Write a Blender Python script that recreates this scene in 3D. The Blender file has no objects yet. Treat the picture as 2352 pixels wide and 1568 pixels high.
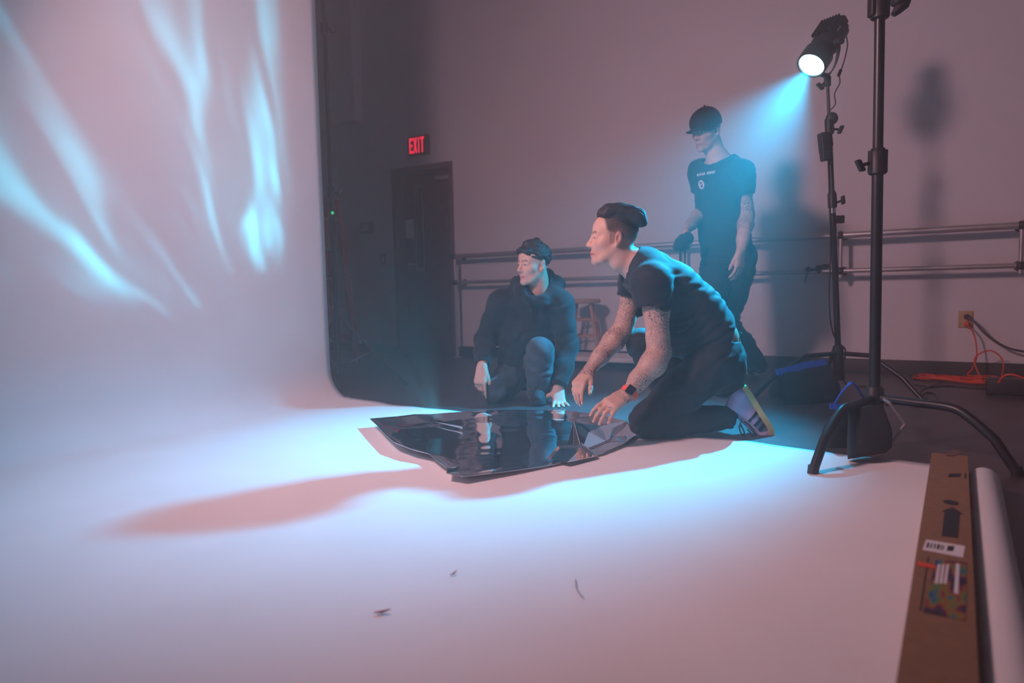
import bpy, math, random
import numpy as np
from mathutils import Vector, Matrix

random.seed(7)
RNG = np.random.default_rng(11)
SC = bpy.context.scene
COL = SC.collection

# ------------------------------------------------------------------ camera
# Two frames are used below.  "View frame": x right, y away from the photographer, z up.
# "Room frame" (= Blender world): the wall with the ballet barre is the plane y = 5.65.
F, CX, CY, HC = 1600.0, 1176.0, 784.0, 0.66
TILT = math.atan((784 - 665) / F)
ROLL = 0.022
YAW = math.atan2(0.540, 0.842)
_rx = np.array(Matrix.Rotation(math.pi / 2 - TILT, 3, 'X'))
_rz = np.array(Matrix.Rotation(-ROLL, 3, 'Z'))
RCAM = _rx @ _rz
EYE = np.array([0, 0, HC])
cs, sn = math.cos(YAW), math.sin(YAW)
V2R = np.array([[cs, -sn, 0], [sn, cs, 0], [0, 0, 1.0]])


def ray(x, y):
    return RCAM @ np.array([(x - CX) / F, -(y - CY) / F, -1.0])


def at(x, y, d):                      # view frame point seen at (x, y), d metres ahead
    r = ray(x, y)
    return EYE + r * d / r[1]


def gnd(x, y, z=0.0):                 # view frame point at height z
    r = ray(x, y)
    return EYE + r * (z - HC) / r[2]


def room(p):
    return V2R @ np.asarray(p, float)


def view(p):
    return V2R.T @ np.asarray(p, float)


WALL_Y = 5.65


def onwall(x, y, off=0.0):            # room frame point on the barre wall, off metres in front of it
    e, r = EYE, V2R @ ray(x, y)
    t = (WALL_Y - off - e[1]) / r[1]
    return e + r * t


cam_data = bpy.data.cameras.new('camera')
cam = bpy.data.objects.new('camera', cam_data)
COL.objects.link(cam)
cam_data.sensor_width = 36.0
cam_data.lens = F / 2352 * 36.0
cam_data.clip_start = 0.05
cam.location = (0, 0, HC)
cam.rotation_euler = Matrix((V2R @ RCAM).tolist()).to_euler()
cam_data.dof.use_dof = True
cam_data.dof.focus_distance = 3.1
cam_data.dof.aperture_fstop = 2.2
SC.camera = cam

# ------------------------------------------------------------------ world, exposure
SC.view_settings.view_transform = 'Standard'
SC.view_settings.look = 'None'
SC.view_settings.gamma = 1.0
SC.view_settings.exposure = 0.0
SC.view_settings.use_curve_mapping = False

HAZE = 0.044
world = bpy.data.worlds.new('studio_air')
SC.world = world
world.use_nodes = True
nt = world.node_tree
nt.nodes.clear()
wo = nt.nodes.new('ShaderNodeOutputWorld')
bg = nt.nodes.new('ShaderNodeBackground')
bg.inputs[0].default_value = (0, 0, 0, 1)
bg.inputs[1].default_value = 0.0
vs = nt.nodes.new('ShaderNodeVolumeScatter')
vs.inputs['Color'].default_value = (1, 1, 1, 1)
vs.inputs['Density'].default_value = HAZE
vs.inputs['Anisotropy'].default_value = 0.74
nt.links.new(bg.outputs[0], wo.inputs[0])
nt.links.new(vs.outputs[0], wo.inputs[1])
world.cycles.homogeneous_volume = True

# ------------------------------------------------------------------ the two lamps of the studio, and an added glint spot
SPOT_POS = at(1862, 152, 4.05)
SPOT_AIM = gnd(1300, 990)


def add_light(name, kind, loc, aim, energy, color, **kw):
    l = bpy.data.lights.new(name, kind)
    o = bpy.data.objects.new(name, l)
    COL.objects.link(o)
    o.location = room(loc)
    d = Vector(room(aim)) - Vector(room(loc))
    o.rotation_euler = d.to_track_quat('-Z', 'Y').to_euler()
    l.energy = energy
    l.color = color
    for k, v in kw.items():
        setattr(l, k, v)
    return o


add_light('cyan_spot_beam', 'SPOT', SPOT_POS, SPOT_AIM, 2550, (0.002, 0.54, 1.0),
          spot_size=math.radians(62), spot_blend=1.0, shadow_soft_size=0.06)
KEY_POS = np.array([-1.5, 1.75, 2.42])
add_light('pink_softbox', 'AREA', KEY_POS, np.array([1.3, 3.9, 0.65]), 58, (1.0, 0.55, 0.6),
          shape='DISK', size=0.5, spread=math.radians(140))
# added bodiless spot with a streak pattern, standing in for light the film reflects
GLINT_POS = gnd(1010, 990) + np.array([0, 0, 0.06])
glint = add_light('added_glint_spot', 'SPOT', GLINT_POS, view(np.array([-3.33, 1.8, 2.45])), 280, (0.06, 0.72, 1.0),
                  spot_size=math.radians(80), spot_blend=0.7, shadow_soft_size=0.02)
gl_ = glint.data
gl_.use_nodes = True
n, l = gl_.node_tree.nodes, gl_.node_tree.links
em = n['Emission']
tcn = n.new('ShaderNodeTexCoord')
sx = n.new('ShaderNodeSeparateXYZ')
l.new(tcn.outputs['Normal'], sx.inputs[0])
du, dv = n.new('ShaderNodeMath'), n.new('ShaderNodeMath')
for dn, o in ((du, 'X'), (dv, 'Y')):
    dn.operation = 'DIVIDE'
    l.new(sx.outputs[o], dn.inputs[0])
    l.new(sx.outputs['Z'], dn.inputs[1])
cb_ = n.new('ShaderNodeCombineXYZ')
l.new(du.outputs[0], cb_.inputs[0])
l.new(dv.outputs[0], cb_.inputs[1])


def streaks(rot, scale, off, lo, hi, detail, dist):
    mp = n.new('ShaderNodeMapping')
    mp.vector_type = 'TEXTURE'
    mp.inputs['Rotation'].default_value = (0, 0, rot)
    mp.inputs['Scale'].default_value = scale
    mp.inputs['Location'].default_value = (*off, 0)
    l.new(cb_.outputs[0], mp.inputs[0])
    t = n.new('ShaderNodeTexNoise')
    t.inputs['Scale'].default_value = 1.0
    t.inputs['Detail'].default_value = detail
    t.inputs['Distortion'].default_value = dist
    l.new(mp.outputs[0], t.inputs['Vector'])
    r = n.new('ShaderNodeMapRange')
    r.interpolation_type = 'SMOOTHERSTEP'
    r.inputs[1].default_value, r.inputs[2].default_value = lo, hi
    l.new(t.outputs['Fac'], r.inputs[0])
    return r.outputs[0]


def mth(op, a, b):
    m_ = n.new('ShaderNodeMath')
    m_.operation = op
    for i, q_ in enumerate((a, b)):
        if isinstance(q_, (int, float)):
            m_.inputs[i].default_value = q_
        else:
            l.new(q_, m_.inputs[i])
    return m_.outputs[0]


s1 = streaks(-0.90, (0.36, 0.115, 1), (3.1, 1.2), 0.43, 0.86, 1.0, 0.7)
s2 = streaks(-0.85, (0.9, 0.30, 1), (7.3, 4.4), 0.34, 0.66, 0.5, 0.3)
l.new(mth('MULTIPLY', mth('ADD', mth('MULTIPLY', s1, 2.4), 0.13), mth('ADD', mth('MULTIPLY', s2, 1.0), 0.03)), em.inputs['Strength'])
em.inputs['Color'].default_value = (1, 1, 1, 1)
SC.cycles.use_light_tree = False
SC.cycles.sample_clamp_indirect = 12.0
SC.cycles.max_bounces = 5
SC.cycles.volume_bounces = 1

# ------------------------------------------------------------------ helpers: materials
def mat(name, color=(0.8, 0.8, 0.8), rough=0.5, metal=0.0, emit=None, estr=0.0, spec=0.5,
        noise=None, bump=None, sheen=0.0, coat=0.0):
    """noise = (scale, amount, detail) varies the colour, bump = (scale, strength, distance)."""
    m = bpy.data.materials.new(name)
    m.use_nodes = True
    n, l = m.node_tree.nodes, m.node_tree.links
    b = n['Principled BSDF']
    b.inputs['Base Color'].default_value = (*color, 1)
    b.inputs['Roughness'].default_value = rough
    b.inputs['Metallic'].default_value = metal
    b.inputs['Specular IOR Level'].default_value = spec
    if sheen:
        b.inputs['Sheen Weight'].default_value = sheen
    if coat:
        b.inputs['Coat Weight'].default_value = coat
    if emit:
        b.inputs['Emission Color'].default_value = (*emit, 1)
        b.inputs['Emission Strength'].default_value = estr
    tc = n.new('ShaderNodeTexCoord')
    if noise:
        t = n.new('ShaderNodeTexNoise')
        t.inputs['Scale'].default_value = noise[0]
        t.inputs['Detail'].default_value = noise[2] if len(noise) > 2 else 4
        l.new(tc.outputs['Object'], t.inputs['Vector'])
        r = n.new('ShaderNodeMapRange')
        r.inputs[1].default_value, r.inputs[2].default_value = 0.3, 0.7
        r.inputs[3].default_value, r.inputs[4].default_value = 1 - noise[1], 1 + noise[1]
        l.new(t.outputs['Fac'], r.inputs[0])
        mx = n.new('ShaderNodeVectorMath')
        mx.operation = 'SCALE'
        mx.inputs[0].default_value = color
        l.new(r.outputs[0], mx.inputs['Scale'])
        l.new(mx.outputs[0], b.inputs['Base Color'])
    if bump:
        t = n.new('ShaderNodeTexNoise')
        t.inputs['Scale'].default_value = bump[0]
        t.inputs['Detail'].default_value = 5
        l.new(tc.outputs['Object'], t.inputs['Vector'])
        bp = n.new('ShaderNodeBump')
        bp.inputs['Strength'].default_value = bump[1]
        bp.inputs['Distance'].default_value = bump[2]
        l.new(t.outputs['Fac'], bp.inputs['Height'])
        l.new(bp.outputs[0], b.inputs['Normal'])
    return m


M = {}
M['wall'] = mat('painted_wall', (0.72, 0.68, 0.70), 0.85, noise=(1.3, 0.03), bump=(90, 0.08, 0.002))
M['floor'] = mat('studio_floor', (0.055, 0.042, 0.045), 0.42, noise=(5, 0.18), bump=(60, 0.1, 0.001))
M['ceiling'] = mat('ceiling_paint', (0.4, 0.38, 0.4), 0.9, noise=(2, 0.05))
M['base'] = mat('rubber_baseboard', (0.018, 0.017, 0.02), 0.55, noise=(8, 0.1))
M['paper'] = mat('seamless_paper', (0.82, 0.8, 0.79), 0.9, noise=(3, 0.025, 6), bump=(2.2, 0.25, 0.01), spec=0.2)
M['black'] = mat('black_steel', (0.014, 0.014, 0.016), 0.38, noise=(30, 0.2))
M['blackpl'] = mat('black_plastic', (0.02, 0.02, 0.022), 0.5, noise=(30, 0.2))
M['chrome'] = mat('chrome_steel', (0.7, 0.7, 0.7), 0.22, 1.0, noise=(20, 0.05))
M['rail'] = mat('brushed_rail', (0.48, 0.44, 0.44), 0.38, 0.6, noise=(12, 0.08))
M['door'] = mat('door_wood', (0.10, 0.055, 0.045), 0.5, noise=(9, 0.2))
M['frame'] = mat('door_frame_paint', (0.15, 0.11, 0.11), 0.5, noise=(6, 0.08))
M['glass'] = mat('dark_glass', (0.02, 0.03, 0.035), 0.08, noise=(3, 0.05))
M['wood'] = mat('pale_wood', (0.50, 0.28, 0.17), 0.55, noise=(14, 0.15))
M['board'] = mat('white_board', (0.72, 0.68, 0.66), 0.6, noise=(8, 0.05))
M['card'] = mat('brown_cardboard', (0.25, 0.135, 0.07), 0.85, noise=(40, 0.1), bump=(120, 0.1, 0.001))
M['ink'] = mat('black_print', (0.02, 0.02, 0.025), 0.7, noise=(30, 0.1))
M['white'] = mat('white_label', (0.75, 0.73, 0.74), 0.7, noise=(20, 0.04))
M['orange'] = mat('orange_cable', (0.75, 0.06, 0.015), 0.5, noise=(20, 0.08))
M['ladder'] = mat('orange_fibreglass', (0.35, 0.06, 0.03), 0.5, noise=(12, 0.1))
M['bluestrap'] = mat('blue_webbing', (0.015, 0.10, 0.55), 0.75, noise=(60, 0.2), bump=(200, 0.3, 0.001))
M['bag'] = mat('black_canvas', (0.012, 0.012, 0.014), 0.9, noise=(40, 0.2), bump=(160, 0.4, 0.001))
M['outlet'] = mat('ivory_plastic', (0.5, 0.33, 0.15), 0.5, noise=(20, 0.05))
M['exit'] = mat('exit_red', (0.8, 0.02, 0.04), 0.5, emit=(1.0, 0.012, 0.05), estr=1.1, noise=(9, 0.02))
M['led'] = mat('green_led', (0.02, 0.5, 0.15), 0.4, emit=(0.02, 0.55, 0.2), estr=0.9, noise=(9, 0.02))
M['lens'] = mat('lamp_lens', (0.9, 0.95, 1.0), 0.2, emit=(0.45, 0.86, 1.0), estr=9.0, noise=(9, 0.02))


# ------------------------------------------------------------------ helpers: geometry
def nrm(v):
    v = np.asarray(v, float)
    return v / (np.linalg.norm(v) + 1e-12)


def perp(d):
    d = nrm(d)
    a = np.array([0, 0, 1.0]) if abs(d[2]) < 0.9 else np.array([1.0, 0, 0])
    x = nrm(np.cross(a, d))
    return x, np.cross(d, x)


def smoothpath(pts, n=6, closed=False):
    p = [np.asarray(q, float) for q in pts]
    out = []
    m = len(p)
    rng = range(m if closed else m - 1)
    for i in rng:
        p0 = p[(i - 1) % m] if (closed or i > 0) else 2 * p[0] - p[1]
        p1, p2 = p[i], p[(i + 1) % m]
        p3 = p[(i + 2) % m] if (closed or i + 2 < m) else 2 * p[-1] - p[-2]
        for k in range(n):
            t = k / n
            out.append(0.5 * (2 * p1 + (p2 - p0) * t + (2 * p0 - 5 * p1 + 4 * p2 - p3) * t * t
                              + (3 * p1 - p0 - 3 * p2 + p3) * t ** 3))
    if not closed:
        out.append(p[-1])
    return out


class MB:
    """Collects shapes; build() links them as one mesh object."""

    def __init__(s):
        s.v, s.f = [], []

    def add(s, v, f):
        o = len(s.v)
        s.v += [tuple(map(float, q)) for q in v]
        s.f += [tuple(i + o for i in q) for q in f]
        return s

    def box(s, c, size, axes=None):
        c = np.asarray(c, float)
        ax = np.eye(3) if axes is None else np.asarray(axes, float)
        h = np.asarray(size, float) / 2
        v = [c + ax[0] * h[0] * a + ax[1] * h[1] * b + ax[2] * h[2] * d
             for a in (-1, 1) for b in (-1, 1) for d in (-1, 1)]
        f = [(0, 1, 3, 2), (4, 6, 7, 5), (0, 4, 5, 1), (2, 3, 7, 6), (0, 2, 6, 4), (1, 5, 7, 3)]
        return s.add(v, f)

    def bbox(s, lo, hi):
        lo, hi = np.asarray(lo, float), np.asarray(hi, float)
        return s.box((lo + hi) / 2, hi - lo)

    def rbox(s, c, size, axes=None, r=0.01, n=3):
        """box with rounded vertical-profile edges (bevelled all round)"""
        c = np.asarray(c, float)
        ax = np.eye(3) if axes is None else np.asarray(axes, float)
        h = np.asarray(size, float) / 2
        r = min(r, *(h * 0.99))
        prof = []
        for (sx, sy, a0) in ((1, 1, 0), (-1, 1, 90), (-1, -1, 180), (1, -1, 270)):
            for k in range(n + 1):
                a = math.radians(a0 + 90 * k / n)
                prof.append((sx * (h[0] - r) + r * math.cos(a), sy * (h[1] - r) + r * math.sin(a), sx, sy, a))
        # bottom (inset r) -> side
        lv = [(-h[2] + r * (1 - math.sin(math.pi / 2 * k / n)), r * (1 - math.cos(math.pi / 2 * k / n))) for k in range(n, -1, -1)]
        lv += [(-z, i) for z, i in lv[::-1]]
        vv = []
        m = len(prof)
        for z, ins in lv:
            for (px, py, sx, sy, a) in prof:
                vv.append(c + ax[0] * (px - ins * math.cos(a)) + ax[1] * (py - ins * math.sin(a)) + ax[2] * z)
        ff = []
        for j in range(len(lv) - 1):
            for i in range(m):
                ff.append((j * m + i, j * m + (i + 1) % m, (j + 1) * m + (i + 1) % m, (j + 1) * m + i))
        ff.append(tuple(range(m))[::-1])
        ff.append(tuple((len(lv) - 1) * m + i for i in range(m)))
        return s.add(vv, ff)

    def cyl(s, a, b, r, r2=None, n=14, caps=True):
        return s.tube([a, b], [r, r if r2 is None else r2], n, caps)

    def tube(s, pts, r, n=10, caps=True, closed=False, flat=None):
        p = [np.asarray(q, float) for q in pts]
        m = len(p)
        rr = r if hasattr(r, '__len__') else [r] * m
        t = [nrm(p[min(i + 1, m - 1)] - p[max(i - 1, 0)]) for i in range(m)]
        if closed:
            t = [nrm(p[(i + 1) % m] - p[(i - 1) % m]) for i in range(m)]
        x, y = perp(t[0])
        vv, ff = [], []
        for i in range(m):
            x = nrm(x - t[i] * np.dot(x, t[i]))
            y = np.cross(t[i], x)
            for k in range(n):
                a = 2 * math.pi * k / n
                vv.append(p[i] + (x * math.cos(a) + y * math.sin(a)) * rr[i])
        for i in range(m if closed else m - 1):
            j = (i + 1) % m
            for k in range(n):
                ff.append((i * n + k, i * n + (k + 1) % n, j * n + (k + 1) % n, j * n + k))
        if caps and not closed:
            ff.append(tuple(range(n))[::-1])
            ff.append(tuple((m - 1) * n + k for k in range(n)))
        return s.add(vv, ff)

    def ribbon(s, pts, width, thick, side):
        """flat strap along a path; side = direction of its width (vector or list)"""
        p = [np.asarray(q, float) for q in pts]
        m = len(p)
        vv, ff = [], []
        for i in range(m):
            t = nrm(p[min(i + 1, m - 1)] - p[max(i - 1, 0)])
            sd = np.asarray(side[i] if isinstance(side, list) else side, float)
            sd = nrm(sd - t * np.dot(sd, t))
            nn = np.cross(t, sd)
            for a, b in ((-1, -1), (1, -1), (1, 1), (-1, 1)):
                vv.append(p[i] + sd * a * width / 2 + nn * b * thick / 2)
        for i in range(m - 1):
            for k in range(4):
                ff.append((i * 4 + k, i * 4 + (k + 1) % 4, i * 4 + 4 + (k + 1) % 4, i * 4 + 4 + k))
        ff.append((3, 2, 1, 0))
        ff.append(tuple((m - 1) * 4 + k for k in range(4)))
        return s.add(vv, ff)

    def lathe(s, o, axis, prof, n=24, caps=True):
        o, ax = np.asarray(o, float), nrm(axis)
        x, y = perp(ax)
        vv, ff = [], []
        for h, r in prof:
            for k in range(n):
                a = 2 * math.pi * k / n
                vv.append(o + ax * h + (x * math.cos(a) + y * math.sin(a)) * r)
        for j in range(len(prof) - 1):
            for k in range(n):
                ff.append((j * n + k, j * n + (k + 1) % n, (j + 1) * n + (k + 1) % n, (j + 1) * n + k))
        if caps:
            ff.append(tuple(range(n))[::-1])
            ff.append(tuple((len(prof) - 1) * n + k for k in range(n)))
        return s.add(vv, ff)

    def ball(s, c, r, n=12, axes=None):
        c = np.asarray(c, float)
        r = np.asarray(r if hasattr(r, '__len__') else [r] * 3, float)
        ax = np.eye(3) if axes is None else np.asarray(axes)
        vv, ff = [], []
        for j in range(1, n):
            th = math.pi * j / n
            for k in range(2 * n):
                a = math.pi * k / n
                q = np.array([math.sin(th) * math.cos(a), math.sin(th) * math.sin(a), math.cos(th)]) * r
                vv.append(c + q @ ax)
        top, bot = len(vv), len(vv) + 1
        vv += [c + np.array([0, 0, r[2]]) @ ax, c - np.array([0, 0, r[2]]) @ ax]
        m = 2 * n
        for j in range(n - 2):
            for k in range(m):
                ff.append((j * m + k, (j + 1) * m + k, (j + 1) * m + (k + 1) % m, j * m + (k + 1) % m))
        for k in range(m):
            ff.append((top, k, (k + 1) % m))
            ff.append((bot, (n - 2) * m + (k + 1) % m, (n - 2) * m + k))
        return s.add(vv, ff)

    def prism(s, poly, o, ax, ay, depth):
        """polygon (2d) in the plane o + ax, ay, extruded along ax x ay"""
        o, ax, ay = np.asarray(o, float), np.asarray(ax, float), np.asarray(ay, float)
        nz = np.cross(ax, ay) * depth
        n = len(poly)
        v = [o + ax * a + ay * b for a, b in poly]
        v += [q + nz for q in v]
        f = [tuple(range(n))[::-1], tuple(range(n, 2 * n))]
        f += [(i, (i + 1) % n, n + (i + 1) % n, n + i) for i in range(n)]
        return s.add(v, f)

    def build(s, name, material, parent=None, thing=None, smooth=40):
        t = thing or ROOM
        base, rot = t
        me = bpy.data.meshes.new(name)
        me.from_pydata([tuple(np.asarray(q) - base) for q in s.v], [], s.f)
        me.materials.append(M[material] if isinstance(material, str) else material)
        return finish(name, me, parent, t, smooth)


ROOM = (np.zeros(3), False)            # (origin, is the view frame used?)


def finish(name, me, parent, t, smooth=40):
    me.validate()
    if smooth:
        me.polygons.foreach_set('use_smooth', [True] * len(me.polygons))
        me.set_sharp_from_angle(angle=math.radians(smooth))
    o = bpy.data.objects.new(name, me)
    COL.objects.link(o)
    if parent is not None:
        o.parent = parent
    else:
        place(o, t)
    return o


def place(o, t):
    base, isview = t
    if isview:
        o.location = room(base)
        o.rotation_euler = (0, 0, YAW)
    else:
        o.location = base


def tag(o, label=None, cat=None, group=None, kind=None):
    if label:
        o['label'] = label
    if cat:
        o['category'] = cat
    if group:
        o['group'] = group
    if kind:
        o['kind'] = kind
    return o


def thing(name, label, cat, t, group=None, kind=None):
    o = bpy.data.objects.new(name, None)
    o.empty_display_size = 0.05
    COL.objects.link(o)
    place(o, t)
    return tag(o, label, cat, group, kind)


def vframe(base):
    return (np.asarray(base, float), True)


# ------------------------------------------------------------------ helpers: sculpted surfaces
class Sculpt:
    """Blends rounded shapes into one continuous surface (smooth union / cut on a grid, surface nets)."""

    def __init__(s, vox):
        s.vox, s.p = vox, []

    def cone(s, a, b, ra, rb, k=0.02, flat=None, cut=False):
        s.p.append(('c', np.asarray(a, float), np.asarray(b, float), ra, rb, k, flat, cut))
        return s

    def chain(s, pts, rad, k=0.02, flat=None):
        for i in range(len(pts) - 1):
            s.cone(pts[i], pts[i + 1], rad[i], rad[i + 1], k, flat)
        return s

    def ell(s, c, r, axes=None, k=0.02, cut=False):
        s.p.append(('e', np.asarray(c, float), np.asarray(r, float), np.eye(3) if axes is None else np.asarray(axes, float), k, cut))
        return s

    def half(s, o, n, k=0.004, lo=None, hi=None):
        """cut away everything on the side n of the plane through o (inside an optional sphere lo=(centre, r))"""
        s.p.append(('h', np.asarray(o, float), nrm(n), k, lo))
        return s

    @staticmethod
    def _bb(p):
        if p[0] == 'c':
            r = max(p[3], p[4])
            return np.minimum(p[1], p[2]) - r, np.maximum(p[1], p[2]) + r
        if p[0] == 'e':
            e = np.sqrt(((p[3] * p[2][:, None]) ** 2).sum(0))
            return p[1] - e, p[1] + e

    def mesh(s, iters=2, disp=None):
        bbs = [s._bb(p) for p in s.p if p[0] != 'h' and not p[-1]]
        v = s.vox
        lo = np.min([b[0] for b in bbs], 0) - 3 * v - 0.012
        hi = np.max([b[1] for b in bbs], 0) + 3 * v + 0.012
        n = np.ceil((hi - lo) / v).astype(int) + 1
        g = np.full(n, 0.05, np.float32)
        ax = [(lo[i] + v * np.arange(n[i])).astype(np.float32) for i in range(3)]
        for p in s.p:
            if p[0] == 'h':
                _, o, nn, k, sph = p
                if sph is None:
                    l, h = np.zeros(3, int), n
                else:
                    l = np.clip(((sph[0] - sph[1] - lo) / v).astype(int), 0, n)
                    h = np.clip(((sph[0] + sph[1] - lo) / v).astype(int) + 2, 0, n)
            else:
                b = s._bb(p)
                k = p[-3] if p[0] == 'c' else p[-2]
                pad = k + 2.5 * v + (0.03 if not p[-1] else 0.0)
                l = np.clip(((b[0] - pad - lo) / v).astype(int), 0, n)
                h = np.clip(((b[1] + pad - lo) / v).astype(int) + 2, 0, n)
            if np.any(h <= l):
                continue
            sl = tuple(slice(l[i], h[i]) for i in range(3))
            X = ax[0][sl[0]][:, None, None]
            Y = ax[1][sl[1]][None, :, None]
            Z = ax[2][sl[2]][None, None, :]
            if p[0] == 'c':
                _, a, bb, ra, rb, k, flat, cut = p
                qx, qy, qz = X - a[0], Y - a[1], Z - a[2]
                d = bb - a
                if flat is not None:
                    fn, ff = nrm(flat[0]), flat[1] - 1
                    w = ff * (qx * fn[0] + qy * fn[1] + qz * fn[2])
                    qx, qy, qz = qx + w * fn[0], qy + w * fn[1], qz + w * fn[2]
                    d = d + ff * np.dot(d, fn) * fn
                L = float(np.dot(d, d)) + 1e-12
                t = np.clip((qx * d[0] + qy * d[1] + qz * d[2]) / L, 0, 1)
                D = np.sqrt((qx - t * d[0]) ** 2 + (qy - t * d[1]) ** 2 + (qz - t * d[2]) ** 2) - (ra + (rb - ra) * t)
            elif p[0] == 'e':
                _, c, r, A, k, cut = p
                qx, qy, qz = X - c[0], Y - c[1], Z - c[2]
                e = [qx * A[i, 0] + qy * A[i, 1] + qz * A[i, 2] for i in range(3)]
                k0 = np.sqrt(sum((e[i] / r[i]) ** 2 for i in range(3)))
                k1 = np.sqrt(sum((e[i] / r[i] ** 2) ** 2 for i in range(3))) + 1e-9
                D = k0 * (k0 - 1) / k1
            else:
                D = -((X - o[0]) * nn[0] + (Y - o[1]) * nn[1] + (Z - o[2]) * nn[2])
                if sph is not None:
                    q = np.sqrt((X - sph[0][0]) ** 2 + (Y - sph[0][1]) ** 2 + (Z - sph[0][2]) ** 2) - sph[1]
                    D = np.maximum(D, q)
                cut = True
            G = g[sl]
            if cut:
                B = -D
                hh = np.maximum(k - np.abs(G - B), 0) / k
                g[sl] = np.maximum(G, B) + hh * hh * k * 0.25
            else:
                hh = np.maximum(k - np.abs(G - D), 0) / k
                g[sl] = np.minimum(G, D) - hh * hh * k * 0.25
        return nets(g, lo, v, iters)


def nets(g, lo, v, iters):
    s = g < 0
    c = np.zeros(tuple(x - 1 for x in g.shape), np.uint8)
    offs = [(i, j, k) for i in (0, 1) for j in (0, 1) for k in (0, 1)]
    N = g.shape
    for o in offs:
        c += s[o[0]:N[0] - 1 + o[0], o[1]:N[1] - 1 + o[1], o[2]:N[2] - 1 + o[2]]
    m = (c > 0) & (c < 8)
    cells = np.argwhere(m)
    idx = np.full(m.shape, -1, np.int32)
    idx[m] = np.arange(len(cells))
    val = {o: g[cells[:, 0] + o[0], cells[:, 1] + o[1], cells[:, 2] + o[2]] for o in offs}
    acc = np.zeros((len(cells), 3))
    cnt = np.zeros(len(cells))
    for a in offs:
        for b in offs:
            if a < b and sum(abs(np.array(a) - b)) == 1:
                x, y = val[a], val[b]
                q = (x < 0) != (y < 0)
                t = np.where(q, x / (x - y + 1e-20), 0)
                pos = np.array(a) + t[:, None] * (np.array(b) - np.array(a))
                acc += pos * q[:, None]
                cnt += q
    V = lo + v * (cells + acc / cnt[:, None])
    faces = []
    for axn in range(3):
        sh = [slice(None)] * 3
        s0, s1 = list(sh), list(sh)
        s0[axn], s1[axn] = slice(0, -1), slice(1, None)
        e = s[tuple(s0)] != s[tuple(s1)]
        pts = np.argwhere(e)
        u, w = (axn + 1) % 3, (axn + 2) % 3
        ok = (pts[:, u] > 0) & (pts[:, w] > 0) & (pts[:, u] < N[u] - 1) & (pts[:, w] < N[w] - 1)
        pts = pts[ok]
        inside = s[pts[:, 0], pts[:, 1], pts[:, 2]]
        q = []
        for du, dw in ((-1, -1), (0, -1), (0, 0), (-1, 0)):
            r = pts.copy()
            r[:, u] += du
            r[:, w] += dw
            q.append(idx[r[:, 0], r[:, 1], r[:, 2]])
        q = np.stack(q, 1)
        q[~inside] = q[~inside][:, ::-1]
        faces.append(q)
    Fq = np.concatenate(faces)
    Fq = Fq[(Fq >= 0).all(1)]
    V = relax(V, Fq, iters)
    return V, Fq


def relax(V, Fq, iters):
    if not iters:
        return V
    e = np.concatenate([Fq[:, [0, 1]], Fq[:, [1, 2]], Fq[:, [2, 3]], Fq[:, [3, 0]]])
    n = len(V)
    cnt = np.bincount(e[:, 0], minlength=n) + np.bincount(e[:, 1], minlength=n)
    for it in range(iters):
        a = np.zeros((n, 3))
        for i in range(3):
            a[:, i] = np.bincount(e[:, 0], V[e[:, 1], i], n) + np.bincount(e[:, 1], V[e[:, 0], i], n)
        V = V + 0.6 * (a / np.maximum(cnt, 1)[:, None] - V)
    return V


def vnormals(V, Fq):
    fn = np.cross(V[Fq[:, 2]] - V[Fq[:, 0]], V[Fq[:, 3]] - V[Fq[:, 1]])
    N = np.zeros_like(V)
    for j in range(4):
        for i in range(3):
            N[:, i] += np.bincount(Fq[:, j], fn[:, i], len(V))
    return N / (np.linalg.norm(N, axis=1)[:, None] + 1e-12)


_nz = [(RNG.normal(size=3), RNG.uniform(0, 6.28)) for _ in range(28)]


def wob(P, scale, seed=0):
    """cheap smooth noise in about -1..1, P in metres, scale = feature size"""
    a = np.zeros(len(P))
    for i in range(9):
        d, ph = _nz[(i + seed * 5) % len(_nz)]
        a += np.sin(P @ (d * 3.2 / scale) + ph + seed)
    return a / 4.0


def qmesh(name, V, Fq, material, parent, t, cols=None):
    me = bpy.data.meshes.new(name)
    me.vertices.add(len(V))
    me.vertices.foreach_set('co', (V - t[0]).astype(np.float32).ravel())
    me.loops.add(Fq.size)
    me.loops.foreach_set('vertex_index', Fq.astype(np.int32).ravel())
    me.polygons.add(len(Fq))
    me.polygons.foreach_set('loop_start', np.arange(0, Fq.size, 4, dtype=np.int32))
    me.polygons.foreach_set('use_smooth', np.ones(len(Fq), bool))
    me.update(calc_edges=True)
    if cols is not None:
        for nm, arr in cols.items():
            at_ = me.attributes.new(nm, 'FLOAT_COLOR', 'POINT')
            c4 = np.ones((len(V), 4), np.float32)
            c4[:, :3] = arr if arr.ndim == 2 else arr[:, None]
            at_.data.foreach_set('color', c4.ravel())
    me.materials.append(M[material] if isinstance(material, str) else material)
    o = bpy.data.objects.new(name, me)
    COL.objects.link(o)
    if parent is not None:
        o.parent = parent
    else:
        place(o, t)
    return o

# ------------------------------------------------------------------ the setting
XL, XR, YF, YB, ZC = -7.2, 4.0, -4.0, WALL_Y, 4.6
DX0, DX1, DZ = -5.09, -4.283, 1.955     # door opening in the barre wall


def struct(name, mb, m, parent=None, smooth=40):
    o = mb.build(name, m, parent, ROOM, smooth)
    if parent is None:
        o['kind'] = 'structure'
    return o


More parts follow.
